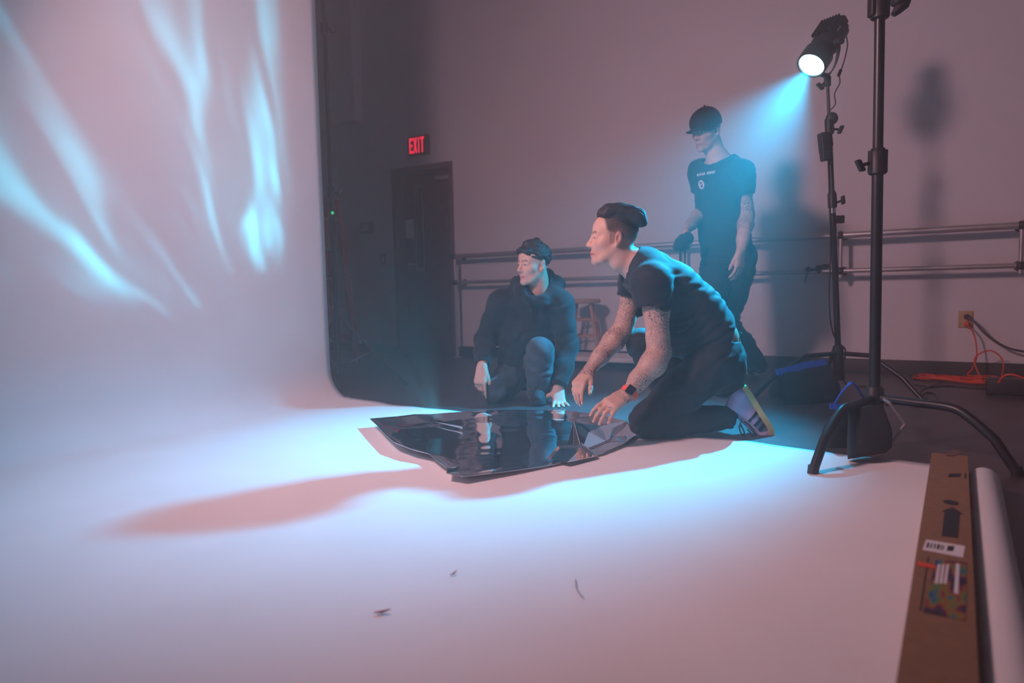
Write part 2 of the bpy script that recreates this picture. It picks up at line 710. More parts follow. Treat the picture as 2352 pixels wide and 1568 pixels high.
tag(struct('floor', MB().bbox((XL, YF, -0.1), (XR, YB + 0.2, 0)), 'floor'), 'dark brown studio floor around the paper sweep', None)
struct('ceiling', MB().bbox((XL - .2, YF - .2, ZC), (XR + .2, YB + 0.2, ZC + .1)), 'ceiling')
wb = MB().bbox((XL - .2, YB, 0), (DX0, YB + .2, ZC)).bbox((DX1, YB, 0), (XR + .2, YB + .2, ZC)).bbox((DX0, YB, DZ), (DX1, YB + .2, ZC))
struct('wall_back', wb, 'wall')
struct('wall_left', MB().bbox((XL - .2, YF, 0), (XL, YB, ZC)), 'wall')
struct('wall_right', MB().bbox((XR, YF, 0), (XR + .2, YB, ZC)), 'wall')
struct('wall_front', MB().bbox((XL - .2, YF - .2, 0), (XR + .2, YF, ZC)), 'wall')
struct('trim_1', MB().bbox((XL, YB - .13, 2.51), (-5.475, YB, ZC)).bbox((XL, YB - .15, 2.95), (-5.475, YB - .13, 3.02)), 'wall')
bb = MB()
for a, b in ((XL, DX0 - .03), (DX1 + .03, XR)):
    bb.prism([(0, 0), (.014, 0), (.014, .085), (.006, .1), (0, .1)], (a, YB, 0), (0, -1, 0), (0, 0, 1), -(b - a))
struct('baseboard_back', bb, 'base')
struct('baseboard_left', MB().bbox((XL, YF, 0), (XL + .014, YB - .014, .1)), 'base')

# door in a recess of the back wall
RY = YB + 0.13
door = bpy.data.objects.new('door_1', None)
COL.objects.link(door)
door['kind'] = 'structure'
door['label'] = 'dark wooden door with a narrow window under the red exit sign'
fr = struct('door_frame', MB().bbox((DX0, YB - .012, 0), (DX0 + .05, RY + .03, DZ)).bbox((DX1 - .05, YB - .005, 0), (DX1, RY + .03, DZ))
            .bbox((DX0 + .05, YB - .012, DZ - .055), (DX1 - .05, RY + .03, DZ)), 'frame', door)
lf = struct('door_leaf', MB().bbox((DX0 + .052, RY, .006), (DX1 - .052, RY + .045, DZ - .058)), 'door', door)
q0, q1 = onwall(956, 432, -.13), onwall(975, 615, -.13)
wx0, wx1, wz0, wz1 = q0[0], q1[0], q1[2], q0[2]
struct('door_window', MB().bbox((wx0, RY - .006, wz0), (wx1, RY + .002, wz1)), 'glass', lf)
wf = MB()
for lo, hi in (((wx0 - .025, wz0 - .03), (wx0, wz1 + .03)), ((wx1, wz0 - .03), (wx1 + .025, wz1 + .03)),
               ((wx0, wz0 - .03), (wx1, wz0)), ((wx0, wz1), (wx1, wz1 + .03))):
    wf.bbox((lo[0], RY - .014, lo[1]), (hi[0], RY + .002, hi[1]))
struct('window_moulding', wf, 'frame', lf)
q0, q1 = onwall(930, 505, -.12), onwall(950, 546, -.12)
struct('notice', MB().bbox((q0[0], RY - .003, q1[2]), (q1[0], RY + .001, q0[2])), 'board', lf)
q0 = onwall(1022, 408, -.12)
struct('door_closer', MB().bbox((q0[0] - .1, RY - .05, q0[2] - .02), (q0[0] + .14, RY, q0[2] + .02)), 'rail', door)
struct('door_handle', MB().cyl((DX0 + .12, RY, .95), (DX0 + .12, RY - .05, .95), .012).cyl((DX0 + .12, RY - .05, .95), (DX0 + .24, RY - .05, .95), .01), 'rail', lf)

# exit sign above the door
e0, e1 = onwall(938, 314, .05), onwall(976, 348, .05)
ex0, ez1 = e0[0], e0[2] - .03
sg = thing('exit_sign', 'glowing red EXIT sign above the door', 'exit sign', (np.array([ex0 + .1, YB, ez1 - .13]), False))
st = (np.array([ex0 + .1, YB, ez1 - .13]), False)
MB().rbox((ex0 + .11, YB - .022, ez1 - .07), (.27, .044, .2), r=.01).build('housing', 'frame', sg, st)
LH, LW = .155, .047
letters = {'E': [[(0, 0), (1, 0), (1, .16), (.34, .16), (.34, .42), (.9, .42), (.9, .58), (.34, .58), (.34, .84), (1, .84), (1, 1), (0, 1)]],
           'X': [[(0, 0), (.32, 0), (.5, .34), (.68, 0), (1, 0), (.68, .5), (1, 1), (.68, 1), (.5, .66), (.32, 1), (0, 1), (.32, .5)]],
           'I': [[(.3, 0), (.7, 0), (.7, 1), (.3, 1)]],
           'T': [[(.34, 0), (.66, 0), (.66, .84), (1, .84), (1, 1), (0, 1), (0, .84), (.34, .84)]]}
lx = ex0 + .005
for ch, w in (('E', 1.0), ('X', 1.15), ('I', .7), ('T', 1.05)):
    mb = MB()
    for poly in letters[ch]:
        mb.prism([(a * LW * w, b * LH) for a, b in poly], (lx, YB - .0445, ez1 - .145), (1, 0, 0), (0, 0, 1), .003)
    mb.build('letter', 'exit', sg, st, 0)
    lx += LW * w + .004

# small plates on the wall left of the door
for nm, px, py, w, h, lb in (('light_switch', 881, 595, .075, .12, 'small light switch plate on the wall beside the door'),
                             ('wall_notice', 842, 523, .2, .13, 'small framed notice on the shaded wall left of the door')):
    p = onwall(px, py)
    t = (np.array([p[0], YB, p[2]]), False)
    o = thing(nm, lb, 'switch' if 'switch' in nm else 'notice', t)
    MB().rbox((p[0], YB - .004, p[2]), (w, .008, h), r=.003).build('plate', 'frame', o, t)
    MB().bbox((p[0] - w * .2, YB - .013, p[2] - h * .25), (p[0] + w * .2, YB - .007, p[2] + h * .25)).build('panel', 'board', o, t)

# ------------------------------------------------------------------ seamless paper sweep
PX, PR, PTOP, PY0 = -3.33, 0.2, 3.35, 0.3


def yfar(x, wave=True):
    y = np.interp(x, [-3.4, -3.1, -.78, -.05, .1], [3.06, 3.05, 2.965, 2.83, 2.8])
    if wave and x > -3.0:
        y += 0.012 * math.sin(x * 9 + 1) * (x > -1.4) + .006 * math.sin(x * 23)
    return y


path = [(x, 0.0015) for x in np.linspace(0.015, PX + PR, 90)]
path += [(PX + PR - PR * math.sin(a), .0015 + PR - PR * math.cos(a)) for a in np.linspace(0.12, math.pi / 2, 12)]
path += [(PX - .02 * math.sin((z - PR) * 1.1), z) for z in np.linspace(PR + .12, PTOP, 40)]
NV = 60
vv, ff = [], []
for (x, z) in path:
    for j in range(NV + 1):
        t = j / NV
        yf = yfar(x) if z < .01 else 3.06
        y = PY0 + (yf - PY0) * t
        zz = z
        if z < .01:
            ed = max(0, (t - .93) / .07)
            zz += .012 * ed ** 2 * max(0, math.sin(x * 4.1 + 2.0)) + .0015 * (1 + math.sin(x * 5 + y * 4)) * .5
        xx = x + (.012 * math.sin(y * 2.3 + z * .6) + .006 * math.sin(y * 5.1 - z)) * min(1, max(0, (z - .1)))
        vv.append((xx, y, zz))
for i in range(len(path) - 1):
    for j in range(NV):
        a = i * (NV + 1) + j
        ff.append((a, a + 1, a + NV + 2, a + NV + 1))
sweep_t = (np.array([PX, 1.7, 0]), False)
sweep = thing('paper_backdrop', 'wide white seamless paper sweep hanging from a roller and covering the floor', 'backdrop', sweep_t)
po = MB().add(vv, ff).build('paper_sheet', 'paper', sweep, sweep_t, 60)
md = po.modifiers.new('thickness', 'SOLIDIFY')
md.thickness = .002
md.offset = -1
MB().cyl((PX - .045, .2, PTOP), (PX - .045, 3.16, PTOP), .04, n=24).build('roller', 'board', sweep, sweep_t)


# ------------------------------------------------------------------ mirror film on the floor
def silver(name, rough):
    m = mat(name, (0.78, 0.8, 0.84), rough, 1.0, noise=(7, .02))
    return m


M['mylar'] = silver('mirror_film', .06)
outline = [(850, 978), (862, 990), (885, 1015), (905, 1034), (945, 1049), (985, 1057), (1008, 1075), (1028, 1088), (1026, 1102), (1065, 1108),
           (1120, 1098), (1180, 1087), (1300, 1062), (1385, 1042), (1440, 1020), (1462, 1004), (1452, 985), (1440, 968), (1380, 953),
           (1300, 943), (1200, 944), (1130, 948), (1080, 953), (1030, 958), (990, 964), (955, 966), (915, 972)]
ob = [gnd(x, y, .01) for x, y in outline]
bnd = []
for i in range(len(ob)):
    a, b = ob[i], ob[(i + 1) % len(ob)]
    for k in range(8):
        bnd.append(a + (b - a) * k / 8)
ctr = gnd(1170, 1005, .01)
NRG = 44
pts = [ctr]
for r in range(1, NRG + 1):
    for b in bnd:
        pts.append(ctr + (b - ctr) * (r / NRG))
pts = np.array(pts)
rim = np.concatenate([[0], np.repeat(np.arange(1, NRG + 1) / NRG, len(bnd))])
nb = len(bnd)


def film_z(p):
    x, y = p[:, 0], p[:, 1]
    a = x * .82 + y * .57
    b = -x * .57 + y * .82
    z = .0030 * np.sin(a * 6.5 + 1.6 * np.sin(b * 3.1)) + .0012 * np.sin(b * 11 + 2.2 * np.sin(a * 4.3 + 1))
    z += .0004 * np.sin(a * 31 + 3 * np.sin(b * 7)) + .00022 * np.sin(b * 45 + 2.4 * np.sin(a * 17))
    return z


lift = np.clip((rim - .8) / .2, 0, 1) ** 2
leftness = np.clip((.1 - pts[:, 0]) / .6, 0, 1)
pts[:, 2] = .012 + film_z(pts) * (1 - .4 * lift) + lift * (.002 + .032 * leftness)
ff = [(0, 1 + k, 1 + (k + 1) % nb) for k in range(nb)]
for r in range(NRG - 1):
    for k in range(nb):
        a = 1 + r * nb
        ff.append((a + k, a + nb + k, a + nb + (k + 1) % nb, a + (k + 1) % nb))
ft = vframe(np.array([ctr[0], ctr[1], 0]))
film = thing('mirror_film', 'crinkled sheet of silver mirror film spread on the floor before the kneeling men', 'mirror film', ft)
fs = MB().add(pts, ff).build('film_sheet', 'mylar', film, ft, 0)
fs.data.polygons.foreach_set('use_smooth', [True] * len(fs.data.polygons))
md = fs.modifiers.new('thickness', 'SOLIDIFY')
md.thickness = .0015
md.offset = -1


def folded(name, polys):
    mb = MB()
    for poly in polys:
        mb.add([p for p in poly], [tuple(range(len(poly)))])
    o = mb.build(name, 'mylar', film, ft, 0)
    o.data.polygons.foreach_set('use_smooth', [False] * len(o.data.polygons))
    m_ = o.modifiers.new('thickness', 'SOLIDIFY')
    m_.thickness = .002
    return o


def up(x, y, gx, gy, back=0.0):         # point seen at (x, y) standing above (or behind) the floor point seen at (gx, gy)
    return at(x, y, gnd(gx, gy, .012)[1] + back)


A_ = up(1318, 966, 1322, 1020, .03)
B_, C_, D_ = gnd(1303, 1022, .016), gnd(1322, 1021, .016), gnd(1336, 1034, .016)
E_, F_ = gnd(1392, 1012, .018), up(1383, 977, 1392, 1004, .12)
A2 = up(1326, 972, 1330, 1022, .05)
M1 = up(1352, 992, 1352, 1018, .06)
folded('standing_fold', [(A_, B_, C_), (A_, C_, D_), (A_, D_, A2), (A2, D_, M1), (A2, M1, F_), (M1, D_, E_), (M1, E_, F_)])
G_ = up(1441, 966, 1441, 990, .06)
H_ = up(1436, 978, 1436, 1000, .02)
I_ = gnd(1400, 1008, .02)
M2 = up(1408, 982, 1408, 1000, .06)
folded('bright_flap', [(F_, E_, I_), (F_, I_, M2), (F_, M2, G_), (M2, I_, H_), (M2, H_, G_)])
J_, K_ = up(1282, 1024, 1285, 1034), up(1342, 1022, 1345, 1036)
L_, N_ = gnd(1303, 1062, .02), gnd(1256, 1054, .02)
def mixp(a, b, t): return a + (b - a) * t
JJ, KK, LL, NN = [mixp(p, (J_ + K_ + L_ + N_) / 4, .22) - np.array([0, 0, .006]) for p in (J_, K_, L_, N_)]
folded('curled_flap', [(J_, K_, KK, JJ), (K_, L_, LL, KK), (L_, N_, NN, LL), (N_, J_, JJ, NN), (JJ, KK, LL, NN),
                       (K_, gnd(1372, 1047, .015), L_), (K_, D_ + np.array([0, 0, .03]), gnd(1372, 1047, .015))])
folded('corner_fold', [(gnd(985, 968, .02), gnd(1003, 969, .02), up(992, 958, 992, 966)), (gnd(1003, 969, .022), gnd(1063, 984, .022), gnd(1060, 979, .03), up(1003, 963, 1003, 967))])

# ------------------------------------------------------------------ ballet barre on the back wall
bt = (np.array([-2, YB, 0]), False)
barre = thing('ballet_barre', 'double rail ballet barre running along the back wall', 'barre', bt)
BY = YB - .16
zu, zl = .995, .742
bx0, bx1 = -4.2, 1.6
for z, r, xe in ((zu, .023, bx1), (zl, .017, .36)):
    rl = MB().cyl((bx0, BY, z), (xe, BY, z), r, n=18).build('rail', 'rail', barre, bt)
    for x_ in (bx0, xe):
        MB().ball((x_, BY, z), r * 1.15, 8).build('end_cap', 'blackpl', rl, bt)
for x in (-4.165, onwall(1579, 580)[0], onwall(1938, 560)[0], .33):
    pz = zu if x > -4 else zu + .01
    ps = MB()
    if x < -2:
        ps.cyl((x, BY, 0.012), (x, BY, pz), .016, n=12)
        ps.lathe((x, BY, 0), (0, 0, 1), [(0, .045), (.008, .045), (.014, .018)], 16)
    else:
        ps.cyl((x, BY, zl - .05), (x, BY, pz), .014, n=12)
    po = ps.build('post', 'rail', barre, bt)
    for z in (zl, zu):
        MB().cyl((x, BY, z), (x, YB, z), .012, n=10).cyl((x, YB - .008, z), (x, YB, z), .034, n=16).ball((x, BY, z), .03, 8).build('bracket', 'blackpl', po, bt)

# ------------------------------------------------------------------ low white platform and wooden stool
pl0, pl1 = room(gnd(1245, 846)), room(gnd(1472, 849))
ply = 5.17
pt = (np.array([(pl0[0] + pl1[0]) / 2, ply + .2, 0]), False)
plat = thing('low_platform', 'low pale platform board under the wooden stool', 'platform', pt)
MB().rbox((pt[0][0], ply + .2, .072), (pl1[0] - pl0[0] + .05, .44, .036), r=.006).build('top_board', 'board', plat, pt)
MB().bbox((pl0[0] + .05, ply + .05, 0), (pl1[0] - .05, ply + .38, .054)).build('base', 'black', plat, pt)

sp = room(at(1366, 690, gnd(1375, 838)[1] + .25))
sx, sy = sp[0], ply + .22
stt = (np.array([sx, sy, .09]), False)
stool = thing('wooden_stool', 'pale wooden round stool with crossed rungs by the back wall', 'stool', stt)
SZ, ZB = .565, .0905
MB().lathe((sx, sy, SZ - .035), (0, 0, 1), [(0, .13), (.004, .142), (.02, .147), (.031, .142), (.035, .125)], 32).build('seat', 'wood', stool, stt)
corners = [(math.cos(a), math.sin(a)) for a in (math.radians(q + 18) for q in (45, 135, 225, 315))]


def legpt(i, z):
    k = (SZ - .03 - z) / (SZ - .03 - ZB)
    r = .095 + (.205 - .095) * k
    return np.array([sx + corners[i][0] * r, sy + corners[i][1] * r, z])


for i in range(4):
    MB().tube([legpt(i, ZB), legpt(i, .3), legpt(i, SZ - .03)], [.0125, .0165, .014], 12).build('leg', 'wood', stool, stt)
for z, pairs in ((.25, ((0, 1), (2, 3))), (.22, ((1, 2), (3, 0))), (.39, ((0, 1), (2, 3))), (.36, ((1, 2), (3, 0)))):
    for a, b in pairs:
        MB().cyl(legpt(a, z), legpt(b, z), .0095, n=10).build('rung', 'wood', stool, stt)

# ------------------------------------------------------------------ stands
def tknob(p, d, L=.05):
    """locking T-handle leaving a collar at p in direction d"""
    p, d = np.asarray(p, float), nrm(d)
    x, y = perp(d)
    mb = MB().cyl(p, p + d * L, .007, n=10)
    mb.rbox(p + d * (L + .012), (.05, .018, .024), [nrm(y + .25 * d), x, d], r=.006, n=2)
    return mb


RT, FWv, UPv = np.array([1.0, 0, 0]), np.array([0, 1.0, 0]), np.array([0, 0, 1.0])

# left stand that holds up the paper roller
b0 = gnd(797, 893)
b0 = view([PX - .18, 3.30, 0])
t0 = vframe(b0)
bs = thing('backdrop_stand', 'tall black stand holding the far end of the paper roller', 'light stand', t0)
top = b0 + np.array([0, 0, PTOP + .1])
seg = [(0.1, 1.35, .0185), (1.3, 2.4, .0155), (2.35, PTOP + .08, .012)]
for a, b, r in seg:
    MB().cyl(b0 + UPv * a, b0 + UPv * b, r, n=14).build('column', 'black', bs, t0)
for z in (1.35, 2.4):
    cl = MB().lathe(b0 + UPv * (z - .06), UPv, [(0, .022), (.005, .027), (.07, .027), (.08, .02)], 16).build('collar', 'blackpl', bs, t0)
    tknob(b0 + UPv * (z - .03) + RT * .02, RT * .9 + FWv * -.3, .03).build('knob', 'blackpl', cl, t0)
for a in (20, 140, 260):
    d = np.array([math.cos(math.radians(a)), math.sin(math.radians(a)), 0])
    MB().tube([b0 + UPv * .5 + d * .02, b0 + d * .46 + UPv * .014], .011, 10).cyl(b0 + UPv * .16, b0 + d * .25 + UPv * .27, .007).build('leg', 'black', bs, t0)
MB().cyl(b0 + UPv * (PTOP + .0), b0 + UPv * (PTOP + .0) + view([.0, -.3, 0]), .014).build('crossbar_arm', 'black', bs, t0)
gp = at(762, 492, b0[1] - .03)
gp = np.array([b0[0] + .012, b0[1] - .03, gp[2]])
tg = vframe(gp)
gd = thing('remote_receiver', 'tiny black receiver with a green light clipped to the backdrop stand', 'receiver', tg)
MB().rbox(gp, (.035, .022, .06), r=.005).build('case', 'blackpl', gd, tg)
MB().ball(gp + np.array([.0, -.012, .008]), .011, 8).build('indicator', 'led', gd, tg)

# folded step ladder behind the backdrop stand
lb = view([-5.1, 4.6, 0])
lb = np.array([at(786, 830, 6.4)[0], 6.4, 0])
tl = vframe(lb)
lad = thing('step_ladder', 'folded dark orange step ladder standing behind the paper backdrop', 'ladder', tl)
apx = at(768, 462, 6.4)
hh = apx[2]
tp = np.array([lb[0] - .05, 6.4, hh])
for s_ in (-1, 1):
    MB().tube([lb + RT * .13 * s_ + UPv * .01, tp + RT * .06 * s_], .022, 8).build('front_rail', 'ladder', lad, tl)
    MB().tube([lb + RT * .12 * s_ + FWv * .22 + UPv * .01, tp + RT * .055 * s_ + FWv * .04], .016, 8).build('rear_rail', 'ladder', lad, tl)
nst = 5
for i in range(nst):
    k = (i + 1) / (nst + .6)
    c = lb + (tp - lb) * k
    c[2] = hh * k
    MB().box(c + FWv * .01, (2 * (.13 - .07 * k) - .02, .07, .02)).build('step', 'rail', lad, tl)
MB().rbox(tp + UPv * .012, (.15, .12, .03), r=.008).build('top_cap', 'ladder', lad, tl)


def cstand_legs(root, t, c, z, R, drop, angles, r, bend=.8):
    for a in angles:
        d = np.array([math.cos(math.radians(a)), math.sin(math.radians(a)), 0])
        p = [c + UPv * z + d * .03, c + UPv * z + d * R * .35, c + UPv * (z - .003) + d * R * bend * .8, c + UPv * (z - .03) + d * R * bend * .97,
             c + UPv * (z * .55) + d * R * (bend + (1 - bend) * .5), c + UPv * .012 + d * R]
        pts = [p[0], p[1]] + smoothpath(p[1:5], 6) + [p[5]]
        lg = MB().tube(pts, r, 12).build('leg', 'black', root, t)
        MB().cyl(c + UPv * .0 + d * (R + .004), c + UPv * .03 + d * (R - .004), r * 1.15, n=12).build('foot_cap', 'blackpl', lg, t)


# stand in the right foreground
foot = gnd(1868, 1088)
cc = at(2008, 935, 2.72)
CB = np.array([cc[0], 2.72, 0])
tc = vframe(CB)
cst = thing('grip_stand', 'black steel grip stand with bent tube legs in the right foreground', 'light stand', tc)
vleft = foot - CB
aleft = math.degrees(math.atan2(vleft[1], vleft[0]))
Rl = float(np.linalg.norm(vleft[:2]))
# left leg reaches onto the paper, right leg swings towards the white roll
cstand_legs(cst, tc, CB, .2, Rl, 0, (aleft,), .0165, .68)
rf = gnd(2335, 1092)
vr = rf - CB
cstand_legs(cst, tc, CB, .205, float(np.linalg.norm(vr[:2])), 0, (math.degrees(math.atan2(vr[1], vr[0])),), .0165, .72)
cstand_legs(cst, tc, CB, .21, .45, 0, (62,), .0165, .72)
ctop = at(2021, 0, 2.70)
lean = (at(2020, 60, 2.72) - at(2008, 900, 2.72))
lean = lean / lean[2]
cp = lambda z: CB + lean * (z - .12) + UPv * .12
MB().cyl(cp(.1), cp(1.14), .0205, n=18).build('column', 'black', cst, tc)
MB().cyl(cp(1.1), cp(1.72), .0185, n=18).build('middle_riser', 'black', cst, tc)
MB().cyl(cp(1.68), cp(2.2), .0145, n=18).build('upper_riser', 'black', cst, tc)
MB().lathe(cp(.1), lean, [(0, .03), (.01, .034), (.14, .034), (.15, .026)], 18).build('leg_hub', 'blackpl', cst, tc)
for z, side in ((1.12, -1), (1.70, 1)):
    cl = MB().lathe(cp(z - .05), lean, [(0, .026), (.004, .032), (.085, .032), (.09, .028), (.1, .024)], 18)
    cl.box(cp(z), (.062, .03, .085)).build('collar', 'blackpl', cst, tc)
    if side < 0:
        tknob(cp(z - .005) - RT * .03, np.array([-1, -.15, -.25]), .03).build('knob', 'blackpl', cst, tc)
    else:
        MB().rbox(cp(z) - RT * .03 + UPv * .0, (.02, .04, .08), r=.006).build('knob', 'blackpl', cst, tc)
# grip arm end hanging into the top of the frame
g0, g1, g2 = at(2052, 34, 2.6), at(2072, 12, 2.6), at(2100, -60, 2.6)
MB().tube([g0, g0 * .5 + g1 * .5, g1, g2], [.010, .017, .024, .02], 10).rbox(at(2066, -4, 2.6), (.05, .05, .05), r=.012).build('grip_handle', 'blackpl', cst, tc)
MB().cyl(cp(2.05), at(2110, -90, 2.6), .009).build('grip_arm', 'black', cst, tc)


def bag_half(mb, top_a, top_b, drop, w, lean_d, n=10):
    """one heavy pouch hanging from the edge top_a-top_b"""
    a, b = np.asarray(top_a, float), np.asarray(top_b, float)
    ex = b - a
    L = np.linalg.norm(ex)
    ex = ex / L
    dn = nrm(drop)
    D = np.linalg.norm(drop)
    nn = nrm(np.cross(ex, dn))
    if np.dot(nn, lean_d) < 0:
        nn = -nn
    rows = 12
    vv, ff = [], []
    for j in range(rows + 1):
        t = j / rows
        half = w * (.12 + .88 * math.sin(min(1, t * 1.25) * math.pi / 2)) * (1 if t < .86 else math.sqrt(max(0, 1 - ((t - .86) / .15) ** 2)) * .9 + .1) / 2
        wid = L * (.92 + .13 * math.sin(t * 2.4)) / 2
        c = (a + b) / 2 + dn * D * t + nn * half * .6
        for k in range(24):
            an = 2 * math.pi * k / 24
            cx = math.copysign(abs(math.cos(an)) ** .45, math.cos(an))
            sy_ = math.copysign(abs(math.sin(an)) ** .8, math.sin(an))
            wr = 1 + .04 * math.sin(t * 9 + k)
            vv.append(c + ex * wid * cx + nn * half * sy_ * wr)
    for j in range(rows):
        for k in range(24):
            ff.append((j * 24 + k, j * 24 + (k + 1) % 24, (j + 1) * 24 + (k + 1) % 24, (j + 1) * 24 + k))
    ff.append(tuple(range(24))[::-1])
    ff.append(tuple(rows * 24 + k for k in range(24)))
    mb.add(vv, ff)
    return mb


# sandbag on the foreground stand
sa, sb_ = at(1922, 938, 2.62), at(2030, 925, 2.66)
tsb = vframe(np.array([*((sa + sb_) / 2)[:2], .05]))
sbag = thing('sandbag', 'black sandbag with a blue handle hung on the foreground grip stand', 'sandbag', tsb)
bag_half(MB(), at(1945, 942, 2.58), at(2028, 928, 2.60), at(1975, 1048, 2.52) - at(1975, 935, 2.58), .10, np.array([0, -1, 0])).build('front_pouch', 'bag', sbag, tsb)
bag_half(MB(), at(1915, 945, 2.70), at(1998, 935, 2.72), at(1925, 1042, 2.78) - at(1945, 945, 2.72), .09, np.array([0, 1, 0])).build('rear_pouch', 'bag', sbag, tsb)
hd = smoothpath([at(1912, 934, 2.60), at(1930, 905, 2.60), at(1950, 884, 2.62), at(1962, 883, 2.63), at(1975, 900, 2.64), at(1992, 924, 2.66)], 6)
MB().ribbon(hd, .028, .004, np.array([.5, .85, .1])).build('handle', 'bluestrap', sbag, tsb)
MB().ribbon(smoothpath([at(1906, 932, 2.58), at(1925, 934, 2.58), at(1948, 934, 2.58)], 3), .022, .004, np.array([0, .5, .8])).build('webbing', 'bluestrap', sbag, tsb)
lp = [at(2030, 917, 2.62), at(2044, 926, 2.58), at(2079, 974, 2.56), at(2050, 1012, 2.56)]
MB().tube([lp[0]] + smoothpath(lp[1:3], 2) + [lp[2], lp[3]], .006, 8).build('steel_clip', 'rail', sbag, tsb)

# stand with the cyan lamp
LB = np.array([at(1930, 880, 4.12)[0], 4.12, 0])
tls = vframe(LB)
ls = thing('lamp_stand', 'thin black light stand carrying the cyan spotlight beside the standing man', 'light stand', tls)
ltop = at(1901, 190, 4.12)
lbot = at(1926, 830, 4.12)
ld = (ltop - lbot) / (ltop[2] - lbot[2])
lp_ = lambda z: lbot + ld * (z - lbot[2])
LB2 = lp_(0.0)
zc1, zc2, zc3 = at(1912, 280, 4.12)[2], at(1920, 450, 4.12)[2], at(1925, 700, 4.12)[2]
MB().cyl(lp_(.1), lp_(zc2), .0175, n=14).build('column', 'black', ls, tls)
MB().cyl(lp_(zc2 - .05), lp_(zc1), .0145, n=14).build('middle_riser', 'black', ls, tls)
MB().cyl(lp_(zc1 - .05), lp_(ltop[2] + .02), .009, n=14).build('upper_riser', 'black', ls, tls)
for z in (zc1, zc2):
    cl = MB().lathe(lp_(z - .07), ld, [(0, .018), (.004, .025), (.08, .025), (.1, .017)], 16)
    if z == zc1:
        cl.ball(lp_(z + .02) + RT * .016, (.035, .03, .036), 10)
    cl = cl.build('collar', 'blackpl', ls, tls)
    tknob(lp_(z - .04) + RT * .02, np.array([.9, -.2, -.15 if z == zc1 else .35]), .03).build('knob', 'blackpl', cl, tls)
MB().cyl(lp_(zc2 - .1), lp_(zc2 - .03), .0195, n=14).build('chrome_sleeve', 'chrome', ls, tls)
MB().rbox(lp_(at(1933, 503, 4.1)[2]) + RT * .035, (.055, .03, .045), r=.004).build('side_bracket', 'blackpl', ls, tls)
lf_ = gnd(1722, 925) - LB2
cstand_legs(ls, tls, LB2, .24, float(np.linalg.norm(lf_[:2])), 0, (math.degrees(math.atan2(lf_[1], lf_[0])),), .0135, .5)
cstand_legs(ls, tls, LB2, .24, .5, 0, (75, 300), .0135, .5)
MB().lathe(lp_(.08), ld, [(0, .024), (.01, .03), (.2, .03), (.21, .02)], 16).build('leg_hub', 'blackpl', ls, tls)
# power supply clipped to that stand
pp = at(1893, 333, 4.09)
tps = vframe(pp)
ps_ = thing('power_supply', 'black power supply box clipped to the lamp stand', 'power supply', tps)
pax = [nrm(np.array([1, 0, .12])), FWv, nrm(np.array([-.12, 0, 1]))]
MB().rbox(pp + np.array([0, 0, .012]), (.05, .06, .115), pax, r=.006).build('case', 'blackpl', ps_, tps)
MB().rbox(pp + np.array([.004, 0, -.065]), (.04, .05, .05), pax, r=.006).build('battery', 'blackpl', ps_, tps)
MB().rbox(pp + np.array([.035, .01, .02]), (.03, .03, .05), pax, r=.004).build('clip', 'black', ps_, tps)

# ------------------------------------------------------------------ the cyan spotlight
ax = nrm(SPOT_AIM - SPOT_POS)
hb = SPOT_POS - ax * .012
tlh = vframe(SPOT_POS - ax * .15)
lamp = thing('studio_spotlight', 'black studio spotlight with glowing cyan white lens aimed at the floor', 'spotlight', tlh)
MB().lathe(hb, -ax, [(0, .072), (-.008, .074), (-.008, .082), (.01, .084), (.09, .083), (.12, .07), (.14, .062)], 32, caps=False).lathe(hb, -ax, [(.005, .0), (.006, .072)], 32, caps=False).build('lamp_hood', 'blackpl', lamp, tlh)
xs, ys = perp(ax)
bodyc = hb - ax * .235
MB().rbox(bodyc, (.125, .125, .22), [xs, ys, ax], r=.03).build('housing', 'blackpl', lamp, tlh)
fins = MB()
for i in range(7):
    fins.box(bodyc + xs * (.018 * (i - 3)) + ys * .068 - ax * .02, (.005, .02, .14), [xs, ys, ax])
fins.build('cooling_fins', 'blackpl', lamp, tlh)
MB().rbox(bodyc - ax * .12, (.085, .085, .03), [xs, ys, ax], r=.008).rbox(bodyc - ax * .14 + xs * .02, (.03, .05, .04), [xs, ys, ax], r=.006).build('rear_panel', 'blackpl', lamp, tlh)
MB().box(bodyc + RT * .0 - FWv * .064 + ax * .0, (.1, .004, .008), [nrm(ax - FWv * np.dot(ax, FWv)), FWv, UPv]).build('side_print', 'rail', lamp, tlh)
M['lens'].cycles.emission_sampling = 'NONE'
M['exit'].cycles.emission_sampling = 'NONE'
M['led'].cycles.emission_sampling = 'NONE'
MB().lathe(hb, ax, [(.0, .071), (.006, .06), (.009, .035), (.0105, .001)], 32, caps=False).build('lens', 'lens', lamp, tlh)
yk = lp_(ltop[2] + .03)
hz = nrm(np.cross(ax, UPv))
piv = hb - ax * .16
yoke = smoothpath([piv + hz * .085, piv + hz * .09 - UPv * .06, (piv + yk) / 2 + hz * .06 - UPv * .035, yk + UPv * .012, (piv + yk) / 2 - hz * .06 - UPv * .035, piv - hz * .09 - UPv * .06, piv - hz * .085], 5)
MB().ribbon(yoke, .034, .006, ax).build('yoke', 'black', lamp, tlh)
for s_ in (-1, 1):
    MB().cyl(piv + hz * .07 * s_, piv + hz * .115 * s_, .022, n=14).build('tilt_knob', 'blackpl', lamp, tlh)
MB().lathe(yk - UPv * .05, UPv, [(0, .016), (.004, .02), (.05, .02), (.06, .014)], 14).build('stand_socket', 'blackpl', lamp, tlh)
tknob(yk - UPv * .03 - RT * .015, np.array([-.8, -.2, -.6]), .025).build('lock_knob', 'blackpl', lamp, tlh)
